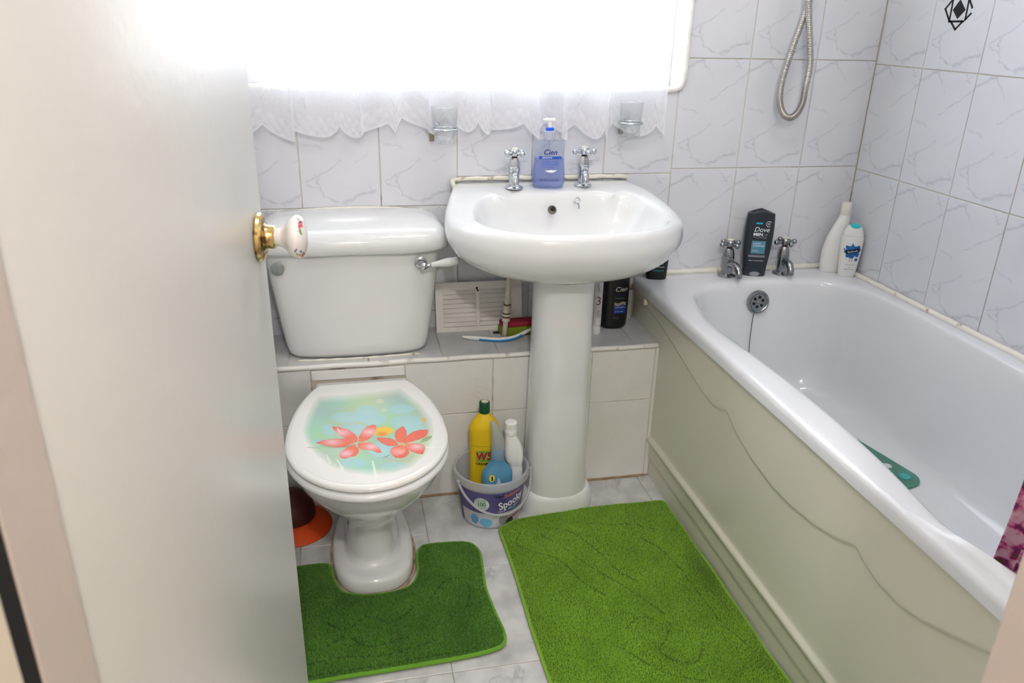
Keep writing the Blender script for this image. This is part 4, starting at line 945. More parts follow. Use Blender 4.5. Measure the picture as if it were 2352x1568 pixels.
decal('label_ring_mark', disc2(0.0215, 0.1585, 0.0045, 0.0045, 10), on, PR_GREY, gel)
txt('brand_lettering', 'Dove', 0.003, 0.1415, 0.0200, on, PR_WHITE, gel, shear=0.28)
txt('label_lettering', 'MEN', -0.0055, 0.1275, 0.0115, on, PR_WHITE, gel, bold=0.0004, sx=1.15)
decal('label_mark', rect2(0.0115, 0.0195, 0.126, 0.129, 4, 2, 1.2), on, PR_GREY, gel)
txt('label_lettering', '+CARE', 0.0, 0.1190, 0.0100, on, PR_GREY, gel, sx=1.3)
decal('label_panel', rect2(-0.0200, 0.0195, 0.0705, 0.1085, 10, 8), on, pm('slate_blue_print', (92, 140, 162), 0.4, var=(40, 0.8, (70, 128, 160))), gel)
on2 = GB.on(0.0012)
txt('label_lettering', 'CLEAN', -0.0165, 0.1005, 0.0070, on2, PR_WHITE, gel, align='LEFT')
txt('label_lettering', 'COMFORT', -0.0165, 0.0935, 0.0070, on2, PR_WHITE, gel, align='LEFT')
txt('label_lettering', 'Hydrate', -0.0165, 0.0790, 0.0052, on2, PR_WHITE, gel, align='LEFT')
decal('label_bar', rect2(-0.0255, 0.0225, 0.0595, 0.0660, 10, 3), on, PR_GREY, gel)
txt('label_lettering', 'BODY + FACE WASH', -0.001, 0.0490, 0.0045, on, PR_WHITE, gel)
decal('cap_window', disc2(0.0, 0.0085, 0.0145, 0.0070, 26), GB.on(0.0006), pm('pale_cap', (150, 152, 158), 0.35), gel)

# white bottles in the far corner
wb = thing('tall_bottle', 'tall plain white bottle with a curved neck in the bath corner', 'bottle', (-0.064, -0.052, RZT), -0.25, world=False)
wp = prof_smooth([(0.0, 0.026, 0.016, 0.0), (0.004, 0.0300, 0.0195, 0.0), (0.03, 0.0330, 0.021, 0.0), (0.07, 0.0335, 0.021, 0.001), (0.11, 0.0290, 0.0195, 0.006), (0.145, 0.0215, 0.0165, 0.0125), (0.168, 0.0160, 0.0145, 0.0165), (0.176, 0.0152, 0.0142, 0.017)], 24)
WB = Bottle(wp, 2.2)
M_BOTW = pm('white_bottle', (236, 236, 234), 0.3)
obj('bottle', WB.vf(2), M_BOTW, wb, auto=60)
obj('cap', xf(lathe([(0.0150, 0.1755), (0.0156, 0.177), (0.0152, 0.2085), (0.0138, 0.2115), (0.001, 0.2120)], 32), T(0.0172, 0, 0)), pm('ivory_cap', (228, 225, 214), 0.4), wb, auto=40)
txt('label_lettering', '9', 0.024, 0.110, 0.022, WB.on(), PR_NAVY, wb)

fb = thing('wash_bottle', 'white wash bottle with a teal cap top and blue splash label', 'bottle', (-0.038, -0.098, RZT), -0.34, world=False)
fp = prof_smooth([(0.0, 0.0205, 0.013), (0.004, 0.0240, 0.016), (0.03, 0.0265, 0.0175), (0.07, 0.0300, 0.0185), (0.10, 0.0315, 0.0185), (0.117, 0.0312, 0.018), (0.1195, 0.0300, 0.017)], 20)
FB = Bottle(fp, 2.6)
obj('bottle', FB.vf(2), M_BOTW, fb, auto=60)
obj('cap', loft([sup(a, b, 2.5, 48, 0, 0, z) for z, a, b in ((0.1195, 0.0285, 0.0165), (0.122, 0.0292, 0.017), (0.134, 0.0272, 0.0165), (0.145, 0.0225, 0.0155), (0.1515, 0.0175, 0.0135), (0.153, 0.012, 0.009))]), M_BOTW, fb, auto=40)
obj('cap_button', xf(lathe([(0.0150, 0.0), (0.0152, 0.002), (0.0130, 0.0045), (0.007, 0.0055), (0.001, 0.0057)], 30), T(0.0, -0.0050, 0.1510) @ RX(0.36) @ Matrix.Diagonal((1, 0.72, 1, 1))), pm('teal_cap', (44, 196, 204), 0.35), fb, auto=40)
on = FB.on(); on2 = FB.on(0.0012); on3 = FB.on(0.0017)
random.seed(3)
sv, sf = disc2(0.002, 0.0800, 0.0225, 0.0190, 26, 0.55)
decal('label_splash', (sv, sf), on, pm('splash_blue', (40, 112, 186), 0.4, var=(90, 0.9, (30, 70, 140))), fb)
rr_ = rect2(-0.0195, 0.0185, -0.0055, 0.0055, 10, 3); ca, sa = math.cos(0.22), math.sin(0.22)
decal('label_banner', ([(0.001+x*ca-y*sa, 0.0800+x*sa+y*ca) for x, y in rr_[0]], rr_[1]), on2, PR_BLACK, fb)
txt('brand_lettering', 'femfresh', 0.001, 0.0795, 0.0082, on3, PR_WHITE, fb, rot=0.22)
for sx_ in (-0.003, 0.003):
    decal('label_legs', rect2(sx_-0.0005, sx_+0.0005, 0.047, 0.060, 1, 4, sx_*25), on, PR_BLACK, fb)
decal('label_dot', disc2(0.015, 0.0545, 0.0045, 0.0045, 16), on, PR_BLUE, fb)
txt('label_lettering', 'active wash', 0.0, 0.0390, 0.0058, on, PR_GREY, fb)
txt('label_lettering', 'fresh', 0.001, 0.0305, 0.0045, on, PR_GREY, fb)
txt('label_lettering', 'lasting freshness', 0.0, 0.0245, 0.0045, on, PR_BLUE, fb)

# black and teal bottle on the bath corner beside the basin
bt = thing('black_bottle', 'black bottle with teal label on the bath corner behind the basin', 'bottle', (-0.622, -0.043, RZT), -0.25, world=False)
BT = Bottle(prof_smooth([(0.0, 0.026, 0.015), (0.004, 0.0295, 0.018), (0.04, 0.0310, 0.019), (0.09, 0.0335, 0.019), (0.13, 0.0330, 0.0175), (0.15, 0.027, 0.015), (0.158, 0.015, 0.010)], 18), 2.8)
obj('bottle', BT.vf(2), M_BLACKPL, bt, auto=60)
on = BT.on()
decal('label_panel', rect2(-0.013, 0.016, 0.047, 0.100, 8, 8), on, PR_TEAL, bt)
decal('label_line', rect2(-0.017, 0.0195, 0.0385, 0.0401, 8, 1), on, PR_WHITE, bt)
txt('label_lettering', 'shampoo', 0.003, 0.0290, 0.0085, on, PR_TEAL, bt)
txt('label_lettering', 'sport', 0.003, 0.056, 0.0085, BT.on(0.0012), PR_WHITE, bt)

# large black shampoo and toothpaste on the ledge right of the pedestal
sh = thing('shampoo_bottle', 'large black shampoo bottle with blue label on the tiled ledge', 'bottle', (-0.757, -0.072, BZ), -0.10, world=False)
SH = Bottle(prof_smooth([(0.0, 0.031, 0.024), (0.006, 0.0375, 0.028), (0.02, 0.0410, 0.030), (0.08, 0.0420, 0.031), (0.15, 0.0415, 0.030), (0.18, 0.036, 0.027), (0.195, 0.018, 0.016), (0.200, 0.0140, 0.0140)], 20), 2.4)
obj('bottle', SH.vf(2), M_BLACKPL, sh, auto=60)
obj('cap', lathe([(0.0150, 0.199), (0.0155, 0.201), (0.0150, 0.215), (0.001, 0.216)], 26), M_BLACKPL, sh, auto=40)
on = SH.on(); on2 = SH.on(0.0012)
txt('brand_lettering', 'Cien', 0.013, 0.1210, 0.0195, on, PR_WHITE, sh, shear=0.25)
txt('label_lettering', 'FOR MEN', 0.018, 0.1040, 0.0080, on, PR_NAVY, sh)
txt('label_lettering', 'Shampoo', 0.010, 0.0955, 0.0075, on, PR_GREY, sh)
bw = [(-0.0045+0.0345*k/12, 0.0765+0.0022*math.sin(k*0.62+2.6)) for k in range(13)]
decal('label_wave', ([(x, z+0.006) for x, z in bw]+[(x, z-0.003) for x, z in bw], [(k, k+1, k+14, k+13) for k in range(12)]), on, pm('sand_print', (168, 160, 140), 0.4), sh)
decal('label_panel', rect2(-0.0050, 0.0310, 0.0490, 0.0770, 8, 6), SH.on(0.0005), pm('royal_blue_print', (22, 62, 160), 0.4), sh)
txt('label_lettering', 'MOISTURISING', 0.0125, 0.0675, 0.0058, on2, PR_WHITE, sh, sx=0.8)
txt('label_lettering', 'all hair types', 0.0110, 0.0555, 0.0048, on2, PR_WHITE, sh)
txt('label_lettering', '1L e', 0.0020, 0.0360, 0.0090, on, PR_GREY, sh)

tp_ = thing('toothpaste_tube', 'white toothpaste tube standing on its cap beside the pedestal', 'toothpaste', (-0.8205, -0.120, BZ), -0.12, world=False)
TPb = Bottle([(0.026, 0.0118, 0.0118), (0.030, 0.0125, 0.0122), (0.06, 0.0128, 0.0105), (0.10, 0.0128, 0.0075), (0.14, 0.0126, 0.0040), (0.160, 0.0125, 0.0012), (0.168, 0.0125, 0.0010)], 2.2)
obj('tube', TPb.vf(), pm('tube_white', (218, 218, 222), 0.35), tp_, auto=60)
obj('cap', lathe([(0.0120, 0.0), (0.0125, 0.001), (0.0118, 0.025), (0.010, 0.0262)], 28), M_WHITEPL, tp_, auto=40)
on = TPb.on()
txt('label_lettering', '3', 0.001, 0.098, 0.034, on, pm('red_grey_print', (150, 60, 84), 0.4, var=(30, 0.9, (90, 90, 100))), tp_)
txt('label_lettering', 'ALL', 0.002, 0.062, 0.013, on, PR_GREY, tp_, rot=-1.35)
txt('label_lettering', 'DENT', -0.001, 0.135, 0.010, on, PR_GREY, tp_, rot=-1.4)

# ------------------------------------------------------------------ ledge left of the pedestal: vent cover, pipe, sponge, brush
vent = thing('vent_cover', 'white louvred vent cover leaning on the wall beside the cistern', 'vent cover', (-1.14, -0.055, BZ))
vent.location = (-1.265, -0.052, BZ); ORG[vent.name] = Vector((0, 0, 0))
vent.rotation_euler = (math.radians(-13), 0, 0.0)
VW, VH = 0.247, 0.140
M_VENT = pm('vent_white', (232, 230, 225), 0.4, var=(14, 0.4, (206, 196, 186)))
cols2 = ((0.021, 0.114), (0.124, 0.217)); nsl = 8; z_lo, z_hi = 0.014, 0.118
fr = [box(0, VW, 0, 0.004, 0, z_lo, 0.0008, 1), box(0, VW, 0, 0.004, z_hi, VH, 0.0008, 1), box(0, cols2[0][0], 0, 0.004, z_lo, z_hi, 0.0004, 1), box(cols2[0][1], cols2[1][0], 0, 0.004, z_lo, z_hi, 0.0004, 1), box(cols2[1][1], VW, 0, 0.004, z_lo, z_hi, 0.0004, 1), box(0.004, VW-0.004, 0.0042, 0.0052, 0.004, VH-0.004)]
vf_ = obj('frame', join(*fr), M_VENT, vent, auto=30)
for c0, c1 in cols2:
    for k in range(nsl):
        z = z_lo+(z_hi-z_lo)*k/nsl; hgt = (z_hi-z_lo)/nsl
        V = [(c0, 0.0040, z+hgt*1.0), (c1, 0.0040, z+hgt*1.0), (c1, -0.0036, z+0.0016), (c0, -0.0036, z+0.0016), (c0, 0.0034, z+0.0004), (c1, 0.0034, z+0.0004)]
        obj('slat', (V, [(0, 3, 2, 1), (3, 4, 5, 2), (0, 4, 3), (1, 2, 5)]), M_VENT, vent, smooth=False)
obj('rusty_screw', join(xf(lathe([(0.0032, 0), (0.0030, 0.0016), (0.001, 0.002)], 12), T(0.118, 0, 0.1215) @ axis_to((0, -1, 0))), xf(lathe([(0.0027, 0), (0.0025, 0.0016), (0.001, 0.0018)], 12), T(0.1205, 0, 0.1145) @ axis_to((0, -1, 0))), xf(box(-0.0012, 0.0012, -0.0008, 0, -0.004, 0.004), T(0.119, 0, 0.118))), M_RUST, vent, label='rusty screw')

pipe = thing('water_pipe', 'white painted water pipe with joints rising to the basin', 'pipe', (-1.084, -0.118, BZ))
pth = [Vector((-1.085, -0.1185, 0.4205)), Vector((-1.0775, -0.112, 0.52)), Vector((-1.068, -0.104, 0.67))]
M_PIPE = pm('pipe_paint', (222, 216, 202), 0.45, var=(40, 0.7, (190, 176, 150)))
obj('tube', tube(pth, 0.0072, 16), M_PIPE, pipe)
def on_pipe(z): return pth[0]+(pth[1]-pth[0])*((z-0.42)/0.10)
for z, r, h, nm, mt_ in ((0.474, 0.0112, 0.010, 'compression_nut', M_PIPE), (0.4865, 0.0112, 0.005, 'joint_ring', M_PIPE), (0.503, 0.0094, 0.020, 'coupling', M_PIPE), (0.4815, 0.0114, 0.0025, 'rust_ring', pm('tarnish', (92, 70, 44), 0.6)), (0.4915, 0.0108, 0.0022, 'rust_ring', MATS['tarnish']), (0.5165, 0.0104, 0.003, 'rust_ring', MATS['tarnish'])):
    c_ = on_pipe(z); obj(nm, xf(lathe([(r*0.93, -h/2), (r, -h/2+0.0008), (r, h/2-0.0008), (r*0.93, h/2)], 20), T(*c_) @ axis_to(pth[1]-pth[0])), mt_, pipe, auto=40)

spg = thing('sponge', 'red and green cleaning sponge behind the pipe on the ledge', 'sponge', (-1.03, -0.085, BZ), 0.08, world=False)
obj('green_layer', box(-0.062, 0.050, -0.022, 0.022, 0.0, 0.026, 0.004, 2), pm('sponge_green', (122, 138, 30), 0.95, bump=(300, 0.6, 0.003)), spg, auto=50)
obj('red_layer', box(-0.060, 0.048, -0.020, 0.020, 0.0262, 0.040, 0.004, 2), pm('sponge_red', (160, 36, 56), 0.95, bump=(500, 0.6, 0.002)), spg, auto=50)

br = thing('toothbrush', 'white and blue toothbrush lying on the ledge in front of the pipe', 'toothbrush', (-1.10, -0.13, BZ))
bpth = catmull([(-1.202, -0.108, 0.4275), (-1.16, -0.122, 0.4262), (-1.11, -0.139, 0.4262), (-1.066, -0.142, 0.4300), (-1.03, -0.128, 0.4380), (-1.00, -0.115, 0.4445), (-0.975, -0.108, 0.4445)], 40)
obj('handle', tube(bpth, [0.0025+0.0032*min(1, k/4)-0.0012*smooth01((k-18)/14) for k in range(40)], 12), M_WHITEPL, br)
obj('blue_grip', tube([p+Vector((0.0, -0.0022, -0.0016)) for p in bpth[7:25]], 0.0046, 12), pm('grip_blue', (44, 128, 184), 0.4), br)
obj('bristles', box(-0.988, -0.968, -0.114, -0.102, 0.4460, 0.4560, 0.001, 1), pm('bristle_white', (220, 224, 226), 0.8), br, auto=30)

# ------------------------------------------------------------------ bucket of cleaning bottles
BKX, BKY = -1.158, -0.331
bk = thing('plastic_bucket', 'small clear printed sweet bucket with handle beside the toilet', 'bucket', (BKX, BKY, 0), world=False)
RB, RT_, HB = 0.0765, 0.0945, 0.148
def brad(z): return RB+(RT_-RB)*z/HB
M_BUCK = see_through('frosted_plastic', (248, 249, 252), 0.42, (246, 247, 250), gloss=0.05, rough=0.15)
obj('pail', lathe([(0.001, 0.003), (RB-0.004, 0.002), (RB, 0.0)]+[(brad(z), z) for z in np.linspace(0.004, HB, 10)]+[(brad(z)-0.0016, z) for z in np.linspace(HB, 0.006, 10)]+[(0.001, 0.0048)], 72, False, False), M_BUCK, bk, auto=50)
rimf = [(RT_+0.0005, HB-0.020), (RT_+0.0062, HB-0.019), (RT_+0.0068, HB-0.003), (RT_+0.0055, HB+0.0012), (RT_+0.001, HB+0.002), (RT_-0.002, HB)]
ro = obj('rim', lathe(rimf, 72, False, False), M_BUCK, bk, auto=40)
FA = -PI/2-0.10                            # printed front faces the room
def bw_(off=0.0008):
    def f(u, z):
        r = brad(z)+off; a = FA+u/0.088
        return (r*math.cos(a), r*math.sin(a), z)
    return f
on = bw_(); on2 = bw_(0.0014); on3 = bw_(0.0020)
decal('label_wrap', rect2(-0.115, 0.125, 0.052, 0.118, 48, 6), on, pm('purple_print', (92, 84, 142), 0.45, var=(18, 0.8, (70, 60, 118))), bk)
decal('label_wrap_low', rect2(-0.100, 0.115, 0.006, 0.052, 44, 5), bw_(0.0007), pm('silver_print', (206, 206, 212), 0.45, var=(26, 0.7, (168, 172, 184))), bk)
decal('label_side_bar', rect2(-0.116, -0.104, 0.006, 0.118, 3, 8), on2, pm('violet_bar', (62, 54, 116), 0.45), bk)
decal('label_disc', disc2(-0.032, 0.082, 0.0205, 0.0205, 30), on2, pm('pale_disc', (214, 226, 218), 0.45), bk)
gr = pm('green_print', (66, 132, 78), 0.45)
txt('label_lettering', 'OVER', -0.033, 0.0935, 0.0115, on3, gr, bk, rot=0.12); txt('label_lettering', '100', -0.032, 0.0815, 0.0185, on3, gr, bk, bold=0.0005, rot=0.1, sx=0.85); txt('label_lettering', 'TREATS', -0.031, 0.0700, 0.0080, on3, gr, bk, rot=0.12)
txt('brand_lettering', 'Spooky', 0.052, 0.0825, 0.0330, on2, PR_WHITE, bk, bold=0.0008, rot=0.24, sx=0.80)
txt('label_lettering', 'Swizzels', 0.052, 0.1090, 0.0150, on2, pm('orange_print', (226, 128, 76), 0.45), bk, rot=0.16, bold=0.0003)
txt('label_lettering', 'TRICK OR TREAT', 0.048, 0.0625, 0.0095, on2, PR_WHITE, bk, rot=0.20)
for cx_, cz_, rx_, rz_, c_ in ((-0.055, 0.028, 0.012, 0.016, (86, 150, 196)), (0.030, 0.030, 0.014, 0.018, (150, 150, 156)), (0.062, 0.044, 0.015, 0.007, (196, 170, 90)), (0.088, 0.040, 0.012, 0.010, (196, 108, 92)), (0.072, 0.030, 0.022, 0.004, (200, 110, 130)), (0.100, 0.046, 0.012, 0.006, (120, 150, 90)), (-0.020, 0.022, 0.018, 0.014, (104, 176, 212)), (0.050, 0.018, 0.016, 0.012, (52, 48, 54)), (0.060, 0.060, 0.012, 0.004, (70, 150, 200))):
    decal('label_sweet', disc2(cx_, cz_, rx_, rz_, 18, 0.2), on2, pm('sweet_%d_%d' % (c_[0], c_[1]), c_, 0.45), bk)
decal('label_bat', ([(0.000, 0.112), (0.010, 0.108), (0.014, 0.111), (0.018, 0.108), (0.028, 0.113), (0.022, 0.105), (0.014, 0.103), (0.006, 0.105)], [tuple(range(8))]), on2, pm('bat_ink', (44, 38, 66), 0.5), bk)
hn_ = 60; hp_ = []
for k in range(hn_):
    t = k/(hn_-1); a = (FA-1.02)+2.55*t
    dr = math.sin(PI*t)
    hp_.append(Vector(((RT_+0.010+0.004*dr)*math.cos(a), (RT_+0.010+0.004*dr)*math.sin(a), HB-0.012-0.072*dr**0.8)))
obj('handle', tube(hp_, 0.0036, 10), see_through('handle_plastic', (230, 232, 238), 0.7, (226, 227, 232)), bk)
for e_ in (hp_[0], hp_[-1]): obj('handle_lug', sphere(tuple(e_), 0.0062, 14, 10), MATS['handle_plastic'], bk)

yb_ = thing('cream_cleaner_bottle', 'yellow cream cleaner bottle with a green cap in the bucket', 'bottle', (-1.172, -0.300, 0.0075), -0.12, world=False)
YB = Bottle(prof_smooth([(0.0, 0.034, 0.022), (0.004, 0.0375, 0.0255), (0.08, 0.0385, 0.0265), (0.18, 0.0395, 0.027), (0.232, 0.0400, 0.027), (0.248, 0.0375, 0.026), (0.270, 0.0235, 0.019), (0.282, 0.0135, 0.0135), (0.286, 0.0125, 0.0125)], 26), 2.6)
obj('bottle', YB.vf(2), pm('yellow_plastic', (226, 190, 26), 0.35), yb_, auto=60)
obj('cap', lathe([(0.0135, 0.283), (0.0142, 0.285), (0.0140, 0.312), (0.0125, 0.3145), (0.001, 0.315)], 30), pm('dark_green_cap', (14, 78, 46), 0.4), yb_, auto=40)
obj('dried_cream', xf(lathe([(0.010, 0), (0.009, 0.0008), (0.001, 0.001)], 9), T(0.001, 0, 0.3149)), pm('dried_cream', (214, 206, 180), 0.8), yb_)
on = YB.on(); on2 = YB.on(0.0013)
decal('label_green', rect2(-0.0225, 0.028, 0.150, 0.183, 10, 6), on, pm('label_green_print', (70, 140, 60), 0.4, var=(30, 0.9, (190, 190, 60))), yb_)
txt('brand_lettering', 'W5', -0.001, 0.166, 0.0300, on2, pm('red_print', (176, 30, 44), 0.4), yb_, bold=0.001, sx=0.9)
txt('label_lettering', 'CREAM', -0.007, 0.1435, 0.0100, on, PR_BLACK, yb_, bold=0.0003)
decal('label_line', rect2(-0.036, 0.036, 0.1955, 0.1968, 10, 1), on, pm('ochre_line', (170, 140, 30), 0.5), yb_)

bb = thing('spray_bottle', 'blue spray cleaner bottle with a hooded nozzle in the bucket', 'bottle', (-1.150, -0.372, 0.0075), 0.25, world=False)
BB = Bottle(prof_smooth([(0.0, 0.034, 0.018), (0.004, 0.038, 0.021), (0.08, 0.0395, 0.022), (0.135, 0.0400, 0.022), (0.152, 0.0370, 0.0205), (0.168, 0.0235, 0.0165), (0.178, 0.0175, 0.0150), (0.188, 0.0165, 0.0150)], 24), 3.4)
obj('bottle', BB.vf(2), see_through('sky_blue_plastic', (150, 205, 235), 0.85, (124, 194, 232), gloss=0.06), bb, auto=40)
obj('neck', lathe([(0.0165, 0.186), (0.0172, 0.188), (0.0168, 0.214), (0.0160, 0.216)], 30), see_through('pale_blue_plastic', (190, 214, 235), 0.8, (176, 206, 232), gloss=0.06), bb, auto=40)
hz = [(0.214, 0.0162, 0.0150, 0.0), (0.218, 0.0168, 0.0155, 0.0), (0.230, 0.0165, 0.0150, 0.0005), (0.246, 0.0155, 0.0140, -0.001), (0.262, 0.0135, 0.0120, -0.004), (0.278, 0.0105, 0.0095, -0.009), (0.290, 0.0075, 0.0075, -0.0135), (0.297, 0.004, 0.004, -0.0165)]
obj('nozzle_hood', Bottle(prof_smooth(hz, 20), 2.3).vf(2), see_through('clear_hood', (232, 238, 238), 0.6, (222, 228, 228), gloss=0.08, rough=0.1), bb, auto=60)
on = BB.on()
decal('label_oval', disc2(-0.024, 0.142, 0.0075, 0.0100, 18), on, pm('label_yellow', (226, 206, 50), 0.4), bb)
decal('label_mark', rect2(-0.026, -0.022, 0.136, 0.148, 2, 4), BB.on(0.0013), PR_BLACK, bb)
decal('label_peak', ([(-0.017, 0.112), (0.005, 0.112), (-0.006, 0.142)], [(0, 1, 2)]), on, pm('label_pale', (184, 200, 210), 0.4), bb)

wn = thing('slim_bottle', 'white slim bottle with an angled neck in the bucket beside the pedestal', 'bottle', (-1.098, -0.332, 0.0075), -0.2, world=False)
WNp = [(0.0, 0.017, 0.013, 0.004), (0.004, 0.0195, 0.015, 0.004), (0.12, 0.0185, 0.015, 0.006), (0.140, 0.0175, 0.0145, 0.005), (0.152, 0.0225, 0.0165, 0.002), (0.168, 0.0245, 0.0175, 0.0), (0.184, 0.0245, 0.0175, -0.001), (0.205, 0.0205, 0.0165, -0.004), (0.222, 0.0158, 0.0150, -0.008), (0.228, 0.0145, 0.0145, -0.009)]
obj('bottle', Bottle(WNp, 3.0).vf(4), M_BOTW, wn, auto=35)
obj('cap', xf(lathe([(0.0150, 0.228), (0.0160, 0.230), (0.0160, 0.244), (0.0152, 0.246), (0.0158, 0.248), (0.0158, 0.264), (0.0140, 0.2665), (0.001, 0.267)], 30), T(-0.009, 0, 0)), M_WHITEPL, wn, auto=30)

# ------------------------------------------------------------------ orange plunger cup left of the toilet
pl = thing('plunger', 'orange rubber plunger cup with a dark dome on the floor by the toilet', 'plunger', (-1.672, -0.302, 0))
obj('flange', xf(lathe([(0.094, 0.0), (0.095, 0.003), (0.088, 0.010), (0.070, 0.020), (0.058, 0.026), (0.050, 0.028)], 48), T(-1.672, -0.302, 0)), pm('orange_rubber', (214, 74, 14), 0.5), pl, auto=60)
obj('dome', xf(lathe([(0.060, 0.020), (0.062, 0.028), (0.0605, 0.050), (0.053, 0.072), (0.040, 0.088), (0.022, 0.097), (0.002, 0.100)], 40), T(-1.680, -0.292, 0)), pm('dark_red_rubber', (74, 20, 14), 0.5), pl, auto=70)

# ------------------------------------------------------------------ mats
def poly_in(pts, x, y):
    c = np.zeros(x.shape, bool); n = len(pts)
    for i in range(n):
        (x1, y1), (x2, y2) = pts[i], pts[(i+1) % n]
        if y1 == y2: continue
        c ^= ((y1 > y) != (y2 > y)) & (x < (x2-x1)*(y-y1)/(y2-y1)+x1)
    return c
def edge_dist(pts, x, y):
    d = np.full(x.shape, 9.0); n = len(pts)
    for i in range(n):
        (x1, y1), (x2, y2) = pts[i], pts[(i+1) % n]
        t = np.clip(((x-x1)*(x2-x1)+(y-y1)*(y2-y1))/((x2-x1)**2+(y2-y1)**2+1e-12), 0, 1)
        d = np.minimum(d, np.hypot(x-x1-t*(x2-x1), y-y1-t*(y2-y1)))
    return d
def pile_mat(name, a, b):
    mt, nt, bs, out = nodes_mat(name)
    tc = nt.nodes.new('ShaderNodeTexCoord'); n = nt.nodes.new('ShaderNodeTexNoise'); n.inputs['Scale'].default_value = 9; n.inputs['Detail'].default_value = 6
    nt.links.new(tc.outputs['Object'], n.inputs['Vector'])
    mr = nt.nodes.new('ShaderNodeMapRange'); mr.inputs[1].default_value = 0.35; mr.inputs[2].default_value = 0.65; nt.links.new(n.outputs['Fac'], mr.inputs[0])
    mx = nt.nodes.new('ShaderNodeMix'); mx.data_type = 'RGBA'; mx.inputs[6].default_value = (*lin(a), 1); mx.inputs[7].default_value = (*lin(b), 1)
    nt.links.new(mr.outputs[0], mx.inputs[0]); nt.links.new(mx.outputs[2], bs.inputs['Base Color'])
    if 'pile' in name:
        ge = nt.nodes.new('ShaderNodeNewGeometry'); hs = nt.nodes.new('ShaderNodeHueSaturation')
        mrr = nt.nodes.new('ShaderNodeMapRange'); mrr.inputs[3].default_value = 0.80; mrr.inputs[4].default_value = 1.20
        nt.links.new(ge.outputs['Random Per Island'], mrr.inputs[0]); nt.links.new(mrr.outputs[0], hs.inputs['Value']); nt.links.new(mx.outputs[2], hs.inputs['Color']); nt.links.new(hs.outputs[0], bs.inputs['Base Color'])
    bs.inputs['Roughness'].default_value = 0.95; bs.inputs['Specular IOR Level'].default_value = 0.1
    bs.inputs['Sheen Weight'].default_value = 0.25; bs.inputs['Sheen Roughness'].default_value = 0.5
    return mt
def make_mat(root, ctrl, hfun, col_a, col_b, edge_col, grooves, spacing, th=0.008, tuft=0.0062):
    pts = [(p.x, p.y) for p in catmull(ctrl, 220, True)]
    o0 = org(root)
    n = len(pts); cxm = sum(p[0] for p in pts)/n; cym = sum(p[1] for p in pts)/n
    # backing: a grid of cells clipped to the outline keeps the undulation
    def H(x, y): return hfun(x, y)
    bm = bmesh.new()
    vs = [bm.verts.new((x, y, 0)) for x, y in pts]; f = bm.faces.new(vs)
    bmesh.ops.triangulate(bm, faces=[f]); bmesh.ops.subdivide_edges(bm, edges=bm.edges[:], cuts=3, use_grid_fill=True)
    for _ in range(1): bmesh.ops.subdivide_edges(bm, edges=[e for e in bm.edges if e.calc_length() > 0.03], cuts=1)
    bmesh.ops.triangulate(bm, faces=bm.faces[:])
    r = bmesh.ops.extrude_face_region(bm, geom=bm.faces[:])
    for v in [q_ for q_ in r['geom'] if isinstance(q_, bmesh.types.BMVert)]: v.co.z = 1.0
    for v in bm.verts: v.co.z = (H(v.co.x, v.co.y)+th if v.co.z > 0.5 else max(0.0008, H(v.co.x, v.co.y)))
    bmesh.ops.recalc_face_normals(bm, faces=bm.faces[:])
    obj('backing', from_bm(bm), pile_mat(root.name+'_backing', tuple(c*0.68 for c in col_a), tuple(c*0.68 for c in col_b)), root, auto=40)  # darker than the pile, painting shade into the carved grooves
    ed = [Vector((x, y, H(x, y)+th*0.5)) for x, y in pts]; ed.append(ed[0])
    obj('edge_binding', tube(ed, th*0.62, 8, False), pile_mat(root.name+'_binding', edge_col, edge_col), root)
    xs0, xs1 = min(p[0] for p in pts), max(p[0] for p in pts); ys0, ys1 = min(p[1] for p in pts), max(p[1] for p in pts)
    gx_, gy_ = np.meshgrid(np.arange(xs0, xs1, spacing), np.arange(ys0, ys1, spacing))
    gx_ = (gx_+rng.uniform(-0.5, 0.5, gx_.shape)*spacing).ravel(); gy_ = (gy_+rng.uniform(-0.5, 0.5, gy_.shape)*spacing).ravel()
    ok = poly_in(pts, gx_, gy_); gx_, gy_ = gx_[ok], gy_[ok]
    ed_ = edge_dist(pts[::2], gx_, gy_)
    hgt = tuft*np.clip(0.55+ed_/0.02, 0, 1)*rng.uniform(0.8, 1.15, gx_.shape)
    for gl_ in grooves:
        for (x1, y1), (x2, y2) in zip(gl_[:-1], gl_[1:]):
            t = np.clip(((gx_-x1)*(x2-x1)+(gy_-y1)*(y2-y1))/((x2-x1)**2+(y2-y1)**2+1e-12), 0, 1)
            d = np.hypot(gx_-x1-t*(x2-x1), gy_-y1-t*(y2-y1))
            hgt = np.where(d < 0.0020+0.0012*np.sin(gx_*310+gy_*170), -0.004, hgt)
    N = len(gx_)
    hz_ = np.array([H(x, y) for x, y in zip(gx_, gy_)])+th-0.001-np.where(hgt < 0, 0.004, 0)
    an = rng.uniform(0, 2*PI, N); ln = rng.uniform(0, 0.5, N)*tuft; w = spacing*0.78
    V = np.zeros((N, 4, 3))
    for k in range(3):
        V[:, k, 0] = gx_+w*np.cos(an+k*2*PI/3); V[:, k, 1] = gy_+w*np.sin(an+k*2*PI/3); V[:, k, 2] = hz_
    la = rng.uniform(0, 2*PI, N)
    V[:, 3, 0] = gx_+ln*np.cos(la); V[:, 3, 1] = gy_+ln*np.sin(la); V[:, 3, 2] = hz_+hgt
    V = V.reshape(-1, 3)-np.array(o0)
    b_ = np.arange(N)*4
    F = np.concatenate([np.stack([b_, b_+1, b_+3], 1), np.stack([b_+1, b_+2, b_+3], 1), np.stack([b_+2, b_, b_+3], 1)], 0)
    me = bpy.data.meshes.new('pile'); me.vertices.add(len(V)); me.vertices.foreach_set('co', V.astype(np.float32).ravel())
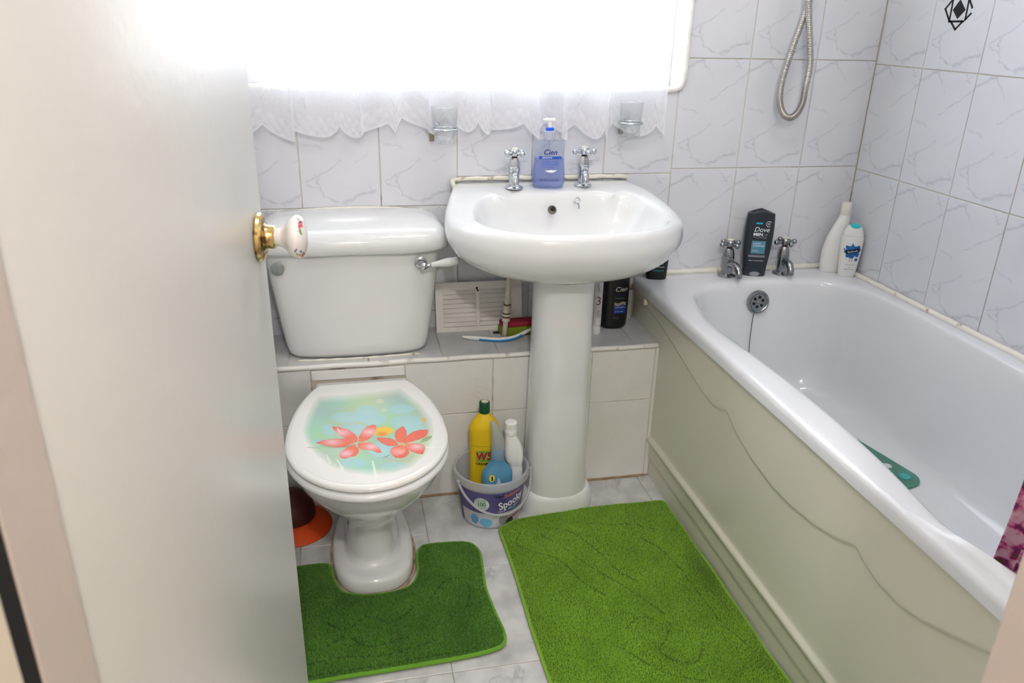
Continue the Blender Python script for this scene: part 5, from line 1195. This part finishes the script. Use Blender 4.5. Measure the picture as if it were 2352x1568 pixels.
    me.loops.add(F.size); me.loops.foreach_set('vertex_index', F.astype(np.int32).ravel())
    me.polygons.add(len(F)); me.polygons.foreach_set('loop_start', np.arange(0, F.size, 3, dtype=np.int32))
    me.update(calc_edges=True); me.validate(); me.shade_smooth()
    me.materials.append(pile_mat(root.name+'_pile', col_a, col_b))
    po_ = bpy.data.objects.new('pile', me); COL.objects.link(po_); po_.parent = root; po_['kind'] = 'stuff'
def vnoise(x, y): return math.sin(x*23+1.3*math.sin(y*17))*math.sin(y*19+0.7*math.sin(x*13))
def curve2(pts, n=40): return [(p.x, p.y) for p in catmull(pts, n)]
bm_ = thing('bath_mat', 'bright green rectangular bath mat on the floor beside the bath', 'bath mat', (-0.90, -0.70, 0))
def hb_(x, y): return 0.002+0.004*(vnoise(x, y)+0.6)*0.6+0.010*smooth01((x+0.70)/0.045)*(0.6+0.4*math.sin(y*16))*smooth01((-0.40-y)/0.10)
make_mat(bm_, [(-1.136, -0.414), (-1.10, -0.394), (-1.0, -0.377), (-0.88, -0.372), (-0.76, -0.372), (-0.69, -0.374), (-0.676, -0.388), (-0.676, -0.46), (-0.676, -0.54), (-0.676, -0.66), (-0.676, -0.80), (-0.676, -0.95), (-0.676, -1.10), (-0.676, -1.20), (-0.69, -1.215), (-0.9, -1.22), (-1.12, -1.215), (-1.142, -1.20), (-1.146, -1.05), (-1.148, -0.90), (-1.150, -0.77), (-1.147, -0.62), (-1.148, -0.50), (-1.150, -0.43)],
    hb_, (110, 152, 38), (96, 136, 30), (122, 164, 52),
    [curve2([(-1.03, -0.44), (-0.97, -0.47), (-0.93, -0.55), (-0.90, -0.64), (-0.86, -0.70)]), curve2([(-0.92, -0.44), (-0.86, -0.46), (-0.80, -0.47), (-0.75, -0.50)]), curve2([(-1.10, -0.45), (-1.12, -0.49), (-1.09, -0.53), (-1.03, -0.58), (-1.00, -0.66), (-0.96, -0.72)]), curve2([(-0.80, -0.53), (-0.77, -0.58), (-0.75, -0.66), (-0.74, -0.76), (-0.73, -0.86), (-0.70, -0.95)]),
     curve2([(-1.05, -0.47), (-1.01, -0.53), (-0.97, -0.60), (-0.93, -0.66), (-0.88, -0.74), (-0.85, -0.80)]), curve2([(-0.95, -0.83), (-0.90, -0.80), (-0.86, -0.85), (-0.90, -0.91), (-0.84, -0.95), (-0.80, -0.90)]), curve2([(-0.99, -0.87), (-0.95, -0.92), (-0.90, -0.97), (-0.84, -1.0)])], 0.0034)
cm_ = thing('contour_mat', 'darker green contour mat fitted round the toilet foot', 'bath mat', (-1.45, -0.68, 0))
def hc_(x, y): return 0.002+0.0022*(vnoise(x+3, y)+0.8)
make_mat(cm_, [(-1.708, -0.492), (-1.66, -0.485), (-1.60, -0.486), (-1.582, -0.50), (-1.574, -0.55), (-1.555, -0.595), (-1.515, -0.612), (-1.478, -0.616), (-1.43, -0.614), (-1.396, -0.600), (-1.376, -0.560), (-1.372, -0.50), (-1.360, -0.465), (-1.33, -0.456), (-1.27, -0.458), (-1.236, -0.470), (-1.220, -0.505), (-1.222, -0.56), (-1.228, -0.641), (-1.222, -0.72), (-1.214, -0.785), (-1.222, -0.822), (-1.258, -0.836), (-1.33, -0.842), (-1.42, -0.846), (-1.52, -0.849), (-1.62, -0.851), (-1.70, -0.845), (-1.725, -0.82), (-1.73, -0.70), (-1.725, -0.56)],
    hc_, (74, 120, 34), (60, 102, 28), (100, 152, 44),
    [curve2([(-1.36, -0.66), (-1.32, -0.61), (-1.28, -0.60), (-1.265, -0.64), (-1.28, -0.70)]), curve2([(-1.60, -0.68), (-1.55, -0.72), (-1.50, -0.69), (-1.45, -0.72), (-1.40, -0.68)]), curve2([(-1.66, -0.76), (-1.60, -0.77), (-1.55, -0.74), (-1.50, -0.78), (-1.42, -0.77)]), curve2([(-1.65, -0.815), (-1.56, -0.80), (-1.46, -0.81), (-1.36, -0.79)]), curve2([(-1.28, -0.828), (-1.40, -0.833), (-1.55, -0.838), (-1.66, -0.838)])], 0.0032)

# ------------------------------------------------------------------ teal non-slip mat in the tub
tm = thing('nonslip_mat', 'teal rubber non-slip mat lying in the bath', 'bath mat', (-0.27, -0.45, 0.204))
bm = bmesh.new()
def rr_pts(x0, x1, y0, y1, r, n=8):
    out = []
    for cx, cy, a0 in ((x1-r, y1-r, 0), (x0+r, y1-r, PI/2), (x0+r, y0+r, PI), (x1-r, y0+r, 1.5*PI)):
        for k in range(n+1): out.append((cx+r*math.cos(a0+PI/2*k/n), cy+r*math.sin(a0+PI/2*k/n)))
    return out
tpts = [(-0.27+(x+0.27)*math.cos(0.2)-(y+0.45)*math.sin(0.2)*1.0, -0.45+(x+0.27)*math.sin(0.2)+(y+0.45)*math.cos(0.2)) for x, y in rr_pts(-0.37, -0.180, -0.712, -0.20, 0.045)]
for k, (x, y) in enumerate(tpts): bm.verts.new((x, y, 0.2045))
bm.verts.ensure_lookup_table(); f = bm.faces.new(bm.verts[:])
r = bmesh.ops.extrude_face_region(bm, geom=[f])
for v in [q_ for q_ in r['geom'] if isinstance(q_, bmesh.types.BMVert)]: v.co.z = 0.2085
bmesh.ops.recalc_face_normals(bm, faces=bm.faces[:])
obj('sheet', from_bm(bm), see_through('teal_rubber', (150, 215, 198), 0.75, (128, 192, 174), gloss=0.05, rough=0.2), tm, auto=40)
M_SUCK = pm('teal_sucker', (58, 172, 172), 0.2); M_HOLE = pm('mat_opening_white', (214, 220, 222), 0.3)
for i in range(4):
    for j in range(9):
        x0_, y0_ = 0.055-0.048*i, -0.222+0.055*j; x, y = -0.27+x0_*math.cos(0.2)-y0_*math.sin(0.2), -0.45+x0_*math.sin(0.2)+y0_*math.cos(0.2)
        if (i+j) % 2 == 0: obj('sucker', xf(lathe([(0.015, 0.0), (0.0145, 0.0018), (0.010, 0.0012), (0.007, 0.0022), (0.001, 0.0024)], 20), T(x, y, 0.2085)), M_SUCK, tm)
        else: obj('opening', xf(lathe([(0.012, 0.0), (0.0118, 0.0006), (0.001, 0.0006)], 20), T(x, y, 0.2085)), M_HOLE, tm)

# ------------------------------------------------------------------ shower curtain bunched at the near end of the bath
sc = thing('shower_curtain', 'purple floral shower curtain with a white liner bunched inside the bath', 'curtain', (-0.56, -1.45, 0.45))
mt, nt, b, out = nodes_mat('floral_print')
tc = nt.nodes.new('ShaderNodeTexCoord')
n1 = nt.nodes.new('ShaderNodeTexNoise'); n1.inputs['Scale'].default_value = 44; n1.inputs['Detail'].default_value = 5; n1.inputs['Distortion'].default_value = 0.5
nt.links.new(tc.outputs['Object'], n1.inputs['Vector'])
cr = nt.nodes.new('ShaderNodeValToRGB'); el = cr.color_ramp.elements
el[0].position = 0.30; el[0].color = (*lin((62, 40, 40)), 1); el[1].position = 0.66; el[1].color = (*lin((240, 214, 224)), 1)
for p_, c_ in ((0.37, (110, 92, 60)), (0.42, (120, 30, 96)), (0.465, (180, 60, 128)), (0.52, (214, 130, 164)), (0.58, (232, 196, 208))):
    e_ = el.new(p_); e_.color = (*lin(c_), 1)
nt.links.new(n1.outputs['Fac'], cr.inputs[0]); nt.links.new(cr.outputs[0], b.inputs['Base Color']); b.inputs['Roughness'].default_value = 0.5
def drape(x0, y_a, y_b, z0, z1, lean, folds, amp, nn=160, nk=40):
    V = []
    for k in range(nk):
        t = k/(nk-1); z = z0+(z1-z0)*t
        for i in range(nn):
            s = i/(nn-1); y = y_a+(y_b-y_a)*s+lean(t)*(1-s)
            V.append((x0+amp*math.sin(s*folds*2*PI)*(1-0.4*t), y+0.3*amp*math.cos(s*folds*2*PI), z))
    return V, [(k*nn+i, k*nn+i+1, (k+1)*nn+i+1, (k+1)*nn+i) for k in range(nk-1) for i in range(nn-1)]
cl = obj('floral_cloth', drape(-0.565, -1.312, -1.60, 0.44, 1.95, lambda t: 0.022*(1-t)**10, 5, 0.022), mt, sc)
cl.modifiers.new('thickness', 'SOLIDIFY').thickness = 0.0012
ln_ = obj('liner', drape(-0.535, -1.285, -1.59, 0.42, 1.95, lambda t: -0.012*(1-t)**6, 5, 0.018), sheer('liner_white', False, 0.9, (240, 240, 246)), sc)
ln_.modifiers.new('thickness', 'SOLIDIFY').thickness = 0.0008
rail = thing('curtain_rail', 'white shower curtain rail fixed above the bath', 'rail', (-0.55, -0.8, 1.97))
obj('pole', tube([Vector((-0.55, -1.646, 1.97)), Vector((-0.55, -0.004, 1.97))], 0.011, 16), M_WHITEPL, rail)

# ------------------------------------------------------------------ lamps (above the frame)
def lamp(name, label, loc, power, col, bar):
    x, y, z = loc
    t = thing(name, label, 'lamp', (x, y, z))
    if bar:
        obj('bar', box(x-0.30, x+0.30, y-0.02, y+0.02, z-0.025, z-0.001, 0.004, 2), M_WHITEPL, t, auto=40)
        spots = [(x-0.22, y), (x, y), (x+0.22, y)]
    else:
        obj('ceiling_rose', xf(lathe([(0.05, 0), (0.05, -0.012), (0.03, -0.02)], 24), T(x, y, z-0.001)), M_WHITEPL, t, auto=40)
        spots = [(x, y)]
    em_ = bpy.data.materials.new(name+'_glow'); em_.use_nodes = True; nt_ = em_.node_tree; nt_.nodes.remove(nt_.nodes['Principled BSDF'])
    e_ = nt_.nodes.new('ShaderNodeEmission'); e_.inputs[0].default_value = (*col, 1); e_.inputs[1].default_value = 30
    nt_.links.new(e_.outputs[0], nt_.nodes['Material Output'].inputs[0])
    for i, (sx_, sy_) in enumerate(spots):
        r_ = 0.03 if bar else 0.055
        bl = obj('bulb', sphere((sx_, sy_, z-0.065 if bar else z-0.09), r_, 20, 12), em_, t)
        l = bpy.data.lights.new(name+'_light', 'POINT'); l.energy = power/len(spots); l.color = col; l.shadow_soft_size = r_+0.004
        o = bpy.data.objects.new(name+'_light', l); COL.objects.link(o); o.parent = t; o.location = (sx_-x, sy_-y, (-0.065 if bar else -0.09)-r_-0.02)
lamp('ceiling_spot_bar', 'white three-lamp bar on the bathroom ceiling', (-0.95, -0.95, ZC), LAMP_BATH, (1.0, 0.985, 0.96), True)
lamp('hall_fill_lamp', 'added round fill lamp on the unseen hall ceiling', (-1.45, -2.6, ZC), FILL_HALL, (1.0, 0.95, 0.90), False)  # unseen lamp added to fill the room through the doorway
